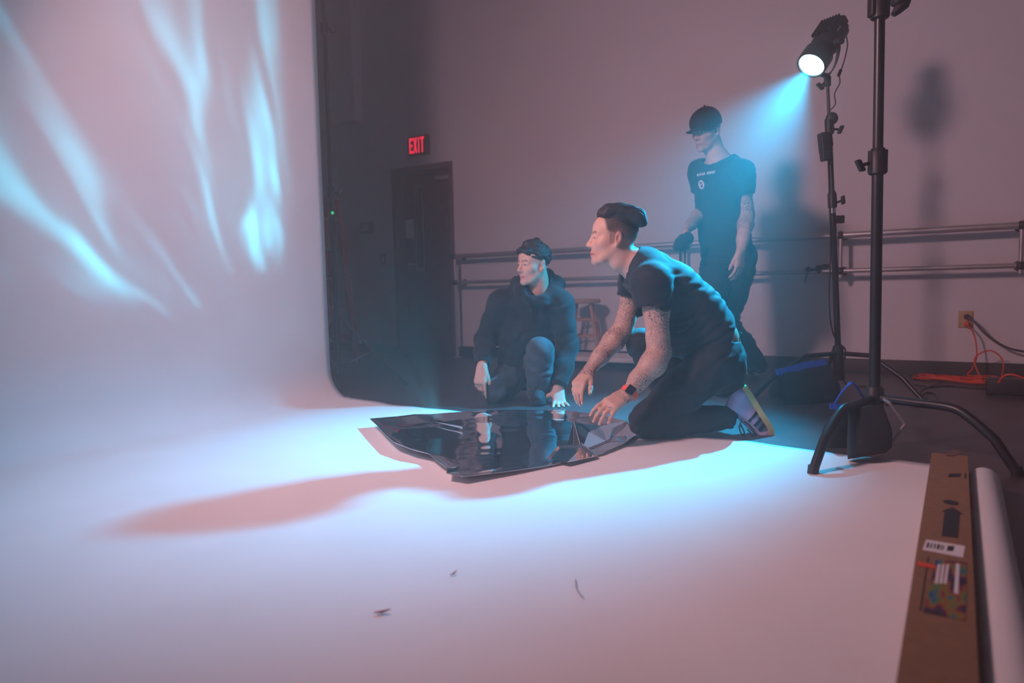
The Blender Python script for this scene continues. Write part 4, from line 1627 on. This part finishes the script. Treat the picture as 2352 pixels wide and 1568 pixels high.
inkA = inkmask(V, [(lsA, leA, .085), (leA, lwA - nrm(lwA - leA) * .008, .075), (rsA, reA, .08), (reA, rwA - nrm(rwA - reA) * .01, .07)])
pA_ = qmesh('person', V, Q, 'skin_ink', None, tA, {'col': colA, 'ink': inkA})
tag(pA_, 'person kneeling in profile in a black t-shirt, tattooed arms reaching over the mirror film', 'person')
eyes(pA_, tA, hA, (0, 1, .12))
nailm = mat('fingernail', (.7, .45, .4), .3, noise=(20, .03))
nails(hlA, pA_, tA, nailm)
nails(hrA, pA_, tA, nailm)

# hair: short faded sides, long top combed back into an overhanging quiff
SH = Sculpt(.003)
h_ = hA
for sx in (-.042, -.028, -.014, 0, .014, .028, .042):
    z = -5.5 * sx * sx - .006
    SH.chain([h_(sx * .9, .062, .098 + z), h_(sx, .050, .116 + z), h_(sx, .026, .129 + z), h_(sx, -.02, .131 + z), h_(sx, -.065, .121 + z), h_(sx * .95, -.102, .103 + z), h_(sx * .85, -.126, .080 + z)],
             [.006, .012, .017, .019, .021, .023, .009], .024)
SH.ell(h_(0, -.013, .0365), (.0757, .0952, .0852), h_.ax, .016)
SH.ell(h_(0, .118, .020), (.10, .070, .062), h_.ax, .016, True)
for s_ in (-1, 1):
    SH.ell(h_(.085 * s_, .052, .02), (.03, .036, .036), h_.ax, .012, True)
SH.half(h_(0, 0, .068), -h_.u + .38 * h_.f, .006)
V, Q = SH.mesh(3)
N = vnormals(V, Q)
q = h_.inv(V)
topm = np.clip((q[:, 2] - .085) / .03, 0, 1)
V = V + N * (topm * (.0022 * np.sin(q[:, 0] * 480 + 3 * wob(V, .12, 3)) + .0009 * np.sin(q[:, 0] * 1100 + 3 * wob(V, .1, 1))))[:, None]
qmesh('hair', V, Q, 'hair', pA_, tA)

# t-shirt
ST = Sculpt(.0042)
ST.cone(lsA + np.array([-.008, -.002, .012]), lsA + (leA - lsA) * .47 + np.array([-.004, 0, 0]), .078, .079, .02)
hemL = at(1498, 722, 2.94)
ST.half(hemL, (.3, 0, -.95), .003)
ST.cone(hemL, lsA + (leA - lsA) * .2, .071, .058, .004, None, True)
ST.cone(rsA + np.array([0, 0, .008]), rsA + (reA - rsA) * .44, .076, .072, .02)
hemR = rsA + (reA - rsA) * .38
ST.half(hemR, reA - rsA, .003, (hemR + nrm(reA - rsA) * .075, .11))
ST.cone(hemR + nrm(reA - rsA) * .01, rsA + (reA - rsA) * .2, .064, .05, .004, None, True)
ST.chain(spA, [.142, .163, .164, .165, .17], .03, (nA, 1.42))
ST.cone(spA[0], lsA + np.array([0, 0, .004]), .088, .078, .05).cone(spA[0], rsA, .088, .074, .05)
ST.cone(at(1452, 612, 3.13), spA[0], .068, .095, .04)
ST.ell(at(1560, 760, 3.13), (.115, .15, .12), None, .05)
nd = nrm(hA(0, -.02, -.05) - neckA)
cpA, cnA = at(1449, 614, 3.13), nrm(np.array([-.92, 0, .38]))
ST.half(cpA, cnA, .004, (at(1428, 598, 3.13), .10))
ST.cone(cpA - cnA * .03, cpA + cnA * .06, .058, .062, .004, (FWv, .95), True)
ST.half(at(1665, 766, 3.1), (.93, 0, -.36), .004)
V, Q = ST.mesh(2)
back = np.clip(((V - spA[1]) @ nA) / .08, 0, 1)
s_ = (V - spA[0]) @ nrm(spA[3] - spA[0])
mk = np.clip((s_ - .04) / .1, 0, 1) * np.clip((.45 - s_) / .08, 0, 1)
V = folds(V, Q, .0062, spA[3] - spA[0], spA[0], .042, .5, 1, mk * (.35 + .65 * (1 - np.abs(back - .35).clip(0, 1))), 1.2)
V = folds(V, Q, .003, np.array([.2, .2, -1]), spA[0], .045, .9, 4, None, 1.5)
shirt = qmesh('t_shirt', V, Q, 'tee', pA_, tA)
cu_, cv_ = np.cross(FWv, cnA), FWv
ring = [cpA + cnA * .001 + cu_ * math.cos(a) * .063 + cv_ * math.sin(a) * .064 for a in np.linspace(0, 2 * math.pi, 30)[:-1]]
MB().tube(ring, .0065, 8, closed=True).build('collar', 'tee', shirt, tA)

# trousers
SP = Sculpt(.005)
lhA, lkA, laA = at(1638, 838, 3.03), at(1484, 966, 3.0), at(1672, 958, 3.05)
rhA, rkA, raA = at(1625, 838, 3.23), at(1472, 788, 3.30), at(1542, 925, 3.34)
SP.ell(at(1644, 832, 3.13), (.125, .178, .125), None, .03)
SP.cone(at(1640, 795, 3.13), at(1645, 830, 3.13), .165, .17, .03, (nrm(np.array([.9, 0, .3])), 1.5))
SP.chain([lhA, lhA + (lkA - lhA) * .5, lkA], [.108, .092, .071], .03)
SP.chain([lkA, lkA + (laA - lkA) * .35 + np.array([0, 0, -.005]), laA], [.071, .070, .052], .02)
SP.chain([rhA, rhA + (rkA - rhA) * .5, rkA], [.105, .09, .069], .03)
SP.chain([rkA, rkA + (raA - rkA) * .4, raA], [.069, .066, .055], .02)
SP.half(at(1650, 778, 3.13), (.15, 0, .99), .004, (at(1640, 740, 3.13), .24))
SP.half(at(1684, 975, 3.05), (1, 0, .05), .004, (at(1712, 960, 3.05), .13))
V, Q = SP.mesh(2)
V[:, 2] = np.maximum(V[:, 2], .006)
V = folds(V, Q, .004, np.array([.7, .1, -.7]), lhA, .07, .9, 2, np.clip(V[:, 2] / .03, 0, 1), 1.3)
tr = qmesh('trousers', V, Q, 'pants', pA_, tA)
MB().ribbon(smoothpath([at(1694, 783, 3.09), at(1700, 774, 3.07), at(1703, 764, 3.06)], 4), .012, .003, FWv).build('belt_loop', 'pants', tr, tA)


# shoes
def shoe(parent, t, heel, ball, toe, ankle, solen, side, m_up, m_sole, stripes=False, label=None):
    """heel, ball, toe = points on the sole line; solen = direction the sole faces; side = outer side"""
    solen, side = nrm(solen), nrm(side)
    S = Sculpt(.0032)
    off = -solen
    S.chain([heel + off * .042, (heel + ball) / 2 + off * .042, ball + off * .034, toe + off * .026 - nrm(toe - ball) * .02], [.034, .033, .036, .025], .02)
    S.chain([heel + off * .04, ankle], [.036, .037], .02)
    S.cone((heel * .35 + ball * .65) + off * .05, ankle, .03, .034, .03)
    S.cone(ankle + nrm(ankle - heel) * .05, ankle - nrm(ankle - (heel + ball) / 2) * .02, .028, .026, .004, None, True)
    V, Q = S.mesh(2)
    up_ = qmesh('shoe', V, Q, m_up, parent, t)
    if label:
        up_['label'] = label
    poly = smoothpath([heel - nrm(ball - heel) * .03, (heel + ball) / 2, ball, toe + nrm(toe - ball) * .006], 6)
    mb = MB()
    n_ = len(poly)
    vv, ff = [], []
    for i, p in enumerate(poly):
        k_ = i / (n_ - 1)
        w = .032 + .014 * math.sin(math.pi * min(1, k_ * .62 + .18)) ** 2
        if k_ > .8:
            w *= math.sqrt(max(.08, 1 - ((k_ - .8) / .21) ** 2))
        if k_ < .1:
            w *= .75 + 2.5 * k_
        for a_, b_ in ((-1, -.012), (1, -.012), (1, .012), (-1, .012)):
            vv.append(p + side * w * a_ + off * (b_ + .008))
    for i in range(n_ - 1):
        for k_ in range(4):
            ff.append((i * 4 + k_, i * 4 + (k_ + 1) % 4, i * 4 + 4 + (k_ + 1) % 4, i * 4 + 4 + k_))
    ff += [(3, 2, 1, 0), tuple((n_ - 1) * 4 + k_ for k_ in range(4))]
    MB().add(vv, ff).build('sole', m_sole, up_, t)
    return up_


heA, baA, toA = at(1717, 897, 3.05), at(1768, 985, 3.05), at(1764, 1013, 3.05)
shA = shoe(pA_, tA, heA, baA, toA, at(1690, 933, 3.05), (.86, 0, .5), (0, -1, 0), 'lilac', 'gum', True, 'lilac suede sneaker with black stripes')
for (x0_, y0_), (x1_, y1_), dd in (((1719, 968), (1741, 944), 3.009), ((1733, 978), (1751, 957), 3.006), ((1743, 989), (1760, 971), 3.006)):
    a_, b_ = at(x0_, y0_, dd + .006), at(x1_, y1_, dd + .003)
    MB().ribbon([a_, (a_ + b_) / 2 - FWv * .004, b_], .0125, .006, np.array([.8, 0, -.6])).build('stripe', 'black', shA, tA)
for pts in ([(1703, 966), (1698, 980), (1702, 994), (1708, 999), (1709, 991), (1701, 975)], [(1710, 968), (1724, 980), (1738, 1000), (1741, 1004), (1733, 1003), (1716, 985)]):
    MB().tube(smoothpath([at(x, y, 3.0) for x, y in pts], 5), .0035, 7).build('lace', 'black', shA, tA)
shR = shoe(pA_, tA, gnd(1575, 985) + UPv * .012 + FWv * .22, gnd(1515, 985) + UPv * .012 + FWv * .2, gnd(1485, 985) + UPv * .014 + FWv * .2, raA, (0, 0, -1), (0, -1, 0), 'lilac', 'gum')
MB().tube([laA - RT * .02, at(1694, 937, 3.05)], [.042, .034], 14).build('sock', 'pants', pA_, tA)

# watch and ring
wd = nrm(lwA - leA)
wc = lwA + wd * .004
up_w = nrm(np.array([-.35, -.75, .55]) - wd * np.dot((-.35, -.75, .55), wd))
sd_w = np.cross(wd, up_w)
wring = [wc + up_w * math.cos(a) * .034 + sd_w * math.sin(a) * .036 for a in np.linspace(0, 2 * math.pi, 29)]
wt = MB().ribbon(wring, .024, .004, wd).build('watch_band', 'strap', pA_, tA)
wt['label'] = 'bright orange watch band with black square watch'
sc_p = at(1436, 912, 2.80)
dsc = nrm(sc_p - wc)
dsc = nrm(dsc - wd * np.dot(dsc, wd))
wx_ = np.cross(wd, dsc)
wcase = MB().rbox(wc + dsc * .039, (.036, .040, .012), [wx_, wd, dsc], r=.0055).build('watch_case', 'black', wt, tA)
MB().rbox(wc + dsc * .0455, (.031, .035, .002), [wx_, wd, dsc], r=.0009).build('watch_screen', 'screen', wt, tA)
rp = hlA['ring']
rd = nrm(rp[2] - rp[1])
rx0, ry0 = perp(rd)
MB().tube([rp[1] + (rp[2] - rp[1]) * .42 + (rx0 * math.cos(a) + ry0 * math.sin(a)) * .0105 for a in np.linspace(0, 2 * math.pi, 18)[:-1]], .0024, 6, closed=True).build('finger_ring', 'silver', pA_, tA)

# =================================================================== young man in a black hoodie
B0 = np.array([at(1205, 900, 4.1)[0], 4.1, 0])
tB = vframe(B0)
hB = Frame(at(1226, 607, 4.08), (-.80, -.58, -.05), (.06, 0, 1), .98)
SB = Sculpt(.0042)
neckB = at(1238, 668, 4.13)
sculpt_head(SB, hB, neckB, .053)
chB = [at(1222, 700, 4.17), at(1214, 760, 4.2), at(1210, 830, 4.26)]
SB.chain(chB, [.12, .13, .13], .03, (FWv, 1.3))
SB.cone(neckB, chB[0], .06, .09, .04)
rsB, reB, rwB = at(1152, 697, 4.15), at(1116, 778, 4.22), at(1108, 836, 4.0)
lsB, leB, lwB = at(1286, 699, 4.11), at(1304, 795, 4.10), at(1283, 886, 3.98)
SB.cone(chB[0], lsB, .07, .06, .03).cone(chB[0], rsB, .07, .06, .03)
arm(SB, lsB, leB, lwB, (.050, .044, .042, .028))
arm(SB, rsB, reB, rwB, (.050, .044, .042, .028))
hlB = sculpt_hand(SB, lwB + np.array([0, -.004, -.012]), (.0, -.5, -.86), (.12, -.86, .5), True,
                  fcurl=((-48, 2, 4), (-50, 2, 4), (-50, 2, 4), (-48, 2, 4)), spread=13, thumb=(62, 8, 5), k=1.0)
hrB = sculpt_hand(SB, rwB + np.array([-.004, -.004, -.014]), (-.12, -.25, -.95), (-.35, -.93, .1), False,
                  fcurl=((6, 12, 10), (26, 32, 20), (32, 36, 22), (34, 34, 22)), spread=4, thumb=(24, 6, 6), k=1.0)
V, Q = SB.mesh(2)
V[:, 2] = np.maximum(V[:, 2], .003)


def scalpB(q):
    side = (q[:, 2] > .008 + .5 * (q[:, 1] + .02)) & (q[:, 1] < .030) & (q[:, 2] > -.04)
    earless = np.exp(-((np.abs(q[:, 0]) - .082) / .006) ** 2 - ((q[:, 1] + .014) / .024) ** 2 - ((q[:, 2] + .004) / .038) ** 2)
    return np.clip(side * .6 * (1 - earless * 1.5), 0, .9)


pB_ = qmesh('person', V, Q, 'skin', None, tB, {'col': face_cols(V, hB, .05, scalpB)})
tag(pB_, 'person in a black hoodie crouching behind the mirror film, one hand on the floor', 'person')
eyes(pB_, tB, hB, (.1, 1, 0))
SH = Sculpt(.0036)
h_ = hB
SH.ell(h_(0, -.017, .05), (.0835, .101, .083), h_.ax, .02)
for a, b, c, r in ((-.04, .072, .082, .02), (-.015, .082, .084, .02), (.012, .082, .082, .02), (.038, .072, .08, .02), (0, .04, .118, .03), (0, -.02, .13, .03), (.03, 0, .122, .028), (-.03, 0, .122, .028)):
    SH.ell(h_(a, b, c), (r, r, r * .85), h_.ax, .02)
SH.ell(h_(0, .112, .005), (.085, .06, .066), h_.ax, .012, True)
for s_ in (-1, 1):
    SH.ell(h_(.085 * s_, .035, -.01), (.025, .04, .05), h_.ax, .01, True)
    SH.ell(h_(.085 * s_, -.012, -.004), (.03, .026, .040), h_.ax, .008, True)
SH.half(h_(0, -.06, -.022), -h_.u + .25 * h_.f, .008)
V, Q = SH.mesh(2)
N = vnormals(V, Q)
V = V + N * (.0022 * wob(V, .016, 2) + .0014 * wob(V, .009, 5))[:, None]
qmesh('hair', V, Q, 'hair', pB_, tB)
# hoodie
ST = Sculpt(.005)
ST.chain([rsB, rsB + (reB - rsB) * .5, reB, reB + (rwB - reB) * .55, rwB + (reB - rwB) * .1], [.075, .070, .066, .058, .05], .03)
ST.chain([lsB, lsB + (leB - lsB) * .5, leB, leB + (lwB - leB) * .55, lwB + (leB - lwB) * .08], [.075, .07, .064, .058, .05], .03)
ST.half(rwB + (reB - rwB) * .04, rwB - reB, .003, (rwB, .07))
ST.half(lwB + (leB - lwB) * .02, lwB - leB, .003, (lwB, .07))
ST.chain(chB + [at(1212, 850, 4.28)], [.155, .17, .17, .172], .04, (FWv, 1.25))
ST.cone(chB[0], lsB, .09, .078, .05).cone(chB[0], rsB, .09, .078, .05)
ST.half(at(1212, 862, 4.28), (0, 0, -1), .004, (at(1212, 905, 4.28), .24))
# hood lying round the neck
hoodp = [at(1222, 690, 4.03), at(1196, 668, 4.06), at(1188, 652, 4.14), at(1215, 642, 4.25), at(1252, 640, 4.27), at(1279, 653, 4.19), at(1272, 675, 4.08), at(1246, 690, 4.02)]
ST.chain(hoodp + [hoodp[0]], [.028, .034, .04, .055, .06, .046, .036, .03, .028], .025)
ST.cone(at(1234, 688, 4.16), at(1240, 640, 4.12), .085, .07, .03)
ST.cone(at(1236, 670, 4.12), at(1236, 560, 4.08), .064, .085, .012, None, True)
ST.cone(at(1219, 680, 4.04), at(1222, 640, 4.0), .018, .05, .015, None, True)
V, Q = ST.mesh(2)
V = folds(V, Q, .005, np.array([.5, .2, -.8]), chB[0], .08, .9, 3, None, 1.4)
hoodie = qmesh('hoodie', V, Q, 'hood', pB_, tB)
for w_p, e_p in ((rwB, reB), (lwB, leB)):
    d_ = nrm(w_p - e_p)
    MB().lathe(w_p - d_ * .05, d_, [(0, .046), (.004, .05), (.05, .046), (.056, .040), (.05, .036)], 20, caps=False).build('cuff', 'hood', hoodie, tB)
for x0_, x1_ in ((1215, 1212), (1236, 1240)):
    MB().tube(smoothpath([at(x0_, 684, 3.99), at(x1_, 705, 4.0), at(x1_ + 1, 728, 4.0)], 4), .0035, 6).build('drawstring', 'hood', hoodie, tB)
# trousers
SP = Sculpt(.0055)
lhB, lkB, laB = at(1238, 852, 4.28), at(1241, 806, 3.96), at(1236, 902, 4.03)
rhB, rkB, raB = at(1188, 852, 4.28), at(1140, 899, 4.03), at(1160, 905, 4.5)
SP.ell(at(1212, 852, 4.32), (.165, .13, .12), None, .03)
SP.chain([lhB, (lhB + lkB) / 2, lkB], [.10, .088, .074], .03)
SP.chain([lkB, (lkB + laB) / 2, laB], [.074, .07, .066], .03)
SP.chain([rhB, (rhB + rkB) / 2, rkB], [.10, .09, .074], .03)
SP.chain([rkB, raB], [.074, .06], .03)
V, Q = SP.mesh(2)
V[:, 2] = np.maximum(V[:, 2], .006)
V = folds(V, Q, .006, np.array([.3, .3, -.9]), lhB, .075, 1.0, 5, np.clip(V[:, 2] / .04, 0, 1), 1.3)
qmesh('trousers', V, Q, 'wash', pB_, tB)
fB = np.array([laB[0], 4.0, 0])
shoe(pB_, tB, fB + np.array([.0, .09, .014]), fB + np.array([-.005, -.06, .014]), fB + np.array([-.008, -.12, .016]), laB + UPv * .0, (0, 0, -1), (1, 0, 0), 'pants', 'pants')
fB = np.array([raB[0], raB[1] + .06, 0])
shoe(pB_, tB, fB + np.array([0, .12, .10]), fB + np.array([0, .10, .02]), fB + np.array([0, .06, .016]), raB + FWv * .05, (0, .9, .2), (1, 0, 0), 'pants', 'pants')

# =================================================================== standing man with a cap


def atC(x, y, d):
    return at(x, y, d * 1.05)


C0 = np.array([atC(1660, 890, 4.3)[0], 4.515, 0])
tC = vframe(C0)
hC = Frame(atC(1623, 300, 4.3), (-.78, -.58, -.26), (.05, 0, 1), 1.02)
SCu = Sculpt(.0046)
neckC = atC(1650, 368, 4.31)
sculpt_head(SCu, hC, neckC, .056)
chC = [atC(1656, 400, 4.31), atC(1658, 455, 4.32), atC(1662, 525, 4.33), atC(1670, 590, 4.34)]
cfw = nrm(np.array([-.62, -.78, 0]))
SCu.chain(chC, [.125, .14, .135, .14], .03, (cfw, 1.35))
SCu.cone(neckC, chC[0], .062, .085, .04)
rsC, reC, rwC = atC(1609, 395, 4.42), atC(1614, 486, 4.40), atC(1577, 527, 4.24)
lsC, leC, lwC = atC(1704, 398, 4.20), atC(1716, 494, 4.21), atC(1702, 574, 4.08)
SCu.cone(chC[0], lsC, .07, .062, .03).cone(chC[0], rsC, .07, .06, .03)
arm(SCu, lsC, leC, lwC, (.052, .047, .045, .029))
arm(SCu, rsC, reC, rwC, (.052, .047, .045, .029))
hlC = sculpt_hand(SCu, lwC + nrm(lwC - leC) * .012, (-.10, -.1, -.98), (.55, -.82, .0), True, curl=(16, 24, 16), spread=3, thumb=(24, 12, 8), k=1.0)
hrC = sculpt_hand(SCu, rwC + nrm(rwC - reC) * .012, (-.5, -.35, -.78), (-.75, .1, .6), False, curl=(48, 52, 34), spread=2, thumb=(30, 25, 22), k=1.0)
V, Q = SCu.mesh(2)


def scalpC(q):
    return np.clip(((q[:, 2] > .0 + .5 * (q[:, 1] + .02)) & (q[:, 1] < .03)) * .6, 0, .9)


inkC = inkmask(V, [(lsC, leC, .08), (leC, leC + (lwC - leC) * .3, .07), (rsC, reC, .08), (reC, rwC - nrm(rwC - reC) * .02, .07)])
pC_ = qmesh('person', V, Q, 'skin_ink', None, tC, {'col': face_cols(V, hC, .35, scalpC), 'ink': inkC})
tag(pC_, 'person standing in the blue haze in a dark cap and t-shirt, holding gloves', 'person')
eyes(pC_, tC, hC, (0, 1, -.2))
# cap
SH = Sculpt(.004)
h_ = hC
SH.ell(h_(0, -.010, .050), (.088, .107, .098), h_.ax, .02)
SH.ell(h_(0, .034, .050), (.078, .072, .072), h_.ax, .03)
SH.half(h_(0, 0, .018), -h_.u - .08 * h_.f, .004)
SH.ell(h_(0, -.010, .02), (.080, .099, .075), h_.ax, .004, True)
V, Q = SH.mesh(2)
capo = qmesh('cap', V, Q, 'tee', pC_, tC)
bill = []
ff = []
NB = 17
for j, r_ in enumerate((0.0, .35, .7, 1.0)):
    for i in range(NB):
        a = -1 + 2 * i / (NB - 1)
        y = .092 - .072 * a * a
        bill_len = .082 * max(0, 1 - abs(a) ** 2.6) ** .6
        bill.append(h_(.082 * a * (1 + .02 * r_), y + bill_len * r_, .033 - .010 * a * a - .012 * r_ - .008 * r_ * a * a))
nb_ = len(bill)
bill += [p - h_.u * .005 for p in bill]
for j in range(3):
    for i in range(NB - 1):
        a = j * NB + i
        ff += [(a, a + 1, a + NB + 1, a + NB), (nb_ + a + NB, nb_ + a + NB + 1, nb_ + a + 1, nb_ + a)]
edge = [i for i in range(NB)] + [(j * NB + NB - 1) for j in (1, 2, 3)] + [3 * NB + i for i in range(NB - 2, -1, -1)] + [2 * NB, NB]
for i in range(len(edge)):
    a, b = edge[i], edge[(i + 1) % len(edge)]
    ff.append((a, nb_ + a, nb_ + b, b))
MB().add(bill, ff).build('bill', 'tee', capo, tC)
MB().ball(h_(0, -.012, .148), .007, 6).build('cap_button', 'tee', capo, tC)
# t-shirt
ST = Sculpt(.005)
ST.cone(lsC + UPv * .006, lsC + (leC - lsC) * .56, .072, .066, .02)
hm = lsC + (leC - lsC) * .52
ST.half(hm, leC - lsC, .003, (hm + nrm(leC - lsC) * .07, .1))
ST.cone(hm, lsC + (leC - lsC) * .3, .06, .05, .004, None, True)
ST.cone(rsC + UPv * .006, rsC + (reC - rsC) * .58, .072, .068, .02)
hm = rsC + (reC - rsC) * .5
ST.half(hm, reC - rsC, .003, (hm + nrm(reC - rsC) * .07, .1))
ST.cone(hm, rsC + (reC - rsC) * .3, .06, .05, .004, None, True)
ST.chain(chC, [.145, .166, .160, .168], .04, (cfw, 1.3))
ST.cone(chC[0], lsC, .085, .073, .05).cone(chC[0], rsC, .085, .073, .05)
ST.cone(neckC + UPv * -.012, chC[0], .072, .09, .04)
ST.half(atC(1670, 598, 4.34), (0, 0, -1), .004)
cnC = nrm(np.array([0, 0, 1.0]) + cfw * .35)
cpC = neckC + UPv * -.012
ST.half(cpC, cnC, .004, (cpC + cnC * .05, .10))
ST.cone(cpC - cnC * .03, cpC + cnC * .06, .064, .066, .004, None, True)
V, Q = ST.mesh(2)
V = folds(V, Q, .005, np.array([.3, .2, -.9]), chC[0], .09, .9, 6, None, 1.4)
shC = qmesh('t_shirt', V, Q, 'tee2', pC_, tC)
cu_ = nrm(np.cross(cnC, FWv))
cv_ = np.cross(cnC, cu_)
MB().tube([cpC + cu_ * math.cos(a) * .067 + cv_ * math.sin(a) * .067 for a in np.linspace(0, 2 * math.pi, 30)[:-1]], .006, 8, closed=True).build('collar', 'tee2', shC, tC)


# printed words and round badge on the chest: thin pieces lying on the cloth
def project(px, py, V):
    """nearest shirt point seen at that pixel"""
    r = nrm(ray(px, py))
    w_ = V - EYE
    t_ = w_ @ r
    dist = np.linalg.norm(w_ - t_[:, None] * r, axis=1)
    k_ = np.argsort(dist + .15 * (t_ - t_.min()))[:6]
    return V[k_].mean(0) - r * .006


xx = np.linspace(1600, 1642, 12)
for i in range(11):
    if i in (5,):
        continue
    ya = lambda x: 402.5 - (x - 1600) * .19
    pts = [project(xx[i] + .4, ya(xx[i]) + 2.6, V), project(xx[i + 1] - .9, ya(xx[i + 1]) + 2.6, V), project(xx[i + 1] - .9 + .6, ya(xx[i + 1]) - 3.0, V), project(xx[i] + .4 + .6, ya(xx[i]) - 3.0, V)]
    MB().add(pts + [p - FWv * .002 for p in pts], [(0, 1, 2, 3), (7, 6, 5, 4), (0, 4, 5, 1), (1, 5, 6, 2), (2, 6, 7, 3), (3, 7, 4, 0)]).build('printed_letter', 'shirtprint', shC, tC, 0)
rg = [project(1611 + 5.0 * math.cos(a) + 1.2 * math.sin(a), 424 + 8.5 * math.sin(a), V) for a in np.linspace(0, 2 * math.pi, 19)[:-1]]
MB().tube(rg, .006, 6, closed=True).build('printed_badge', 'shirtprint', shC, tC)
MB().tube([project(1608, 427, V), project(1611, 423, V), project(1614, 420, V)], .0045, 6).build('badge_mark', 'shirtprint', shC, tC)
# trousers
SP = Sculpt(.0058)
lhC, lkC, laC = atC(1696, 618, 4.33), atC(1668, 738, 4.46), atC(1742, 838, 4.78)
rhC, rkC, raC = atC(1645, 618, 4.36), atC(1618, 755, 4.22), atC(1612, 868, 4.25)
SP.ell(atC(1672, 592, 4.35), (.165, .135, .13), None, .03)
SP.chain([lhC, (lhC + lkC) / 2, lkC], [.108, .094, .075], .03)
SP.chain([lkC, (lkC + laC) / 2, laC], [.075, .074, .064], .03)
SP.chain([rhC, (rhC + rkC) / 2, rkC], [.108, .094, .075], .03)
SP.chain([rkC, (rkC + raC) / 2, raC], [.075, .074, .07], .03)
SP.ell(atC(1722, 588, 4.26), (.045, .055, .09), None, .03)
SP.half(atC(1672, 556, 4.35), (0, 0, 1), .004)
V, Q = SP.mesh(2)
V = folds(V, Q, .006, np.array([.2, .3, -.9]), lhC, .09, 1.0, 7, None, 1.3)
qmesh('trousers', V, Q, 'pants', pC_, tC)
ft_ = gnd(1775, 862)
laF = np.array([laC[0], laC[1], 0])
fdr = nrm(np.array([-.62, -.78, 0]))
bl = np.array([laC[0] - .02, laC[1] + .03, .016])
shoe(pC_, tC, bl - fdr * .09 + UPv * .085, bl + fdr * .02, bl + fdr * .075, laC - UPv * .01, (.3, .5, -.7), np.cross(fdr, UPv), 'black', 'board')
bl = np.array([raC[0], raC[1], .014])
shoe(pC_, tC, bl - fdr * .07, bl + fdr * .10, bl + fdr * .16, raC - UPv * .02, (0, 0, -1), np.cross(fdr, UPv), 'black', 'board')

# gloves held in the right hand, and the cords hanging from them
gc = atC(1571, 553, 4.17)
tg = vframe(gc)
SG = Sculpt(.004)
SG.ell(gc, (.05, .035, .04), None, .02)
SG.chain([atC(1580, 545, 4.18), atC(1562, 562, 4.16), atC(1553, 568, 4.15)], [.035, .034, .02], .02)
for x0_, y0_ in ((1556, 569), (1566, 571), (1577, 567)):
    SG.cone(atC(x0_ + 4, y0_ - 10, 4.16), atC(x0_, y0_ + 3, 4.16), .012, .009, .008)
V, Q = SG.mesh(2)
V = folds(V, Q, .004, np.array([.8, 0, .5]), gc, .04, .8, 2)
gl = qmesh('work_gloves', V, Q, 'bag', None, tg)
tag(gl, 'bunched dark work gloves in the hand of the standing man', 'gloves')
for pts in ([(1563, 568), (1562, 590), (1564, 618), (1566, 650)], [(1573, 568), (1573, 595), (1572, 625), (1575, 655)]):
    MB().tube(smoothpath([atC(x, y, 4.17) for x, y in pts], 5), .006, 7).build('hanging_strap', 'bag', gl, tg)
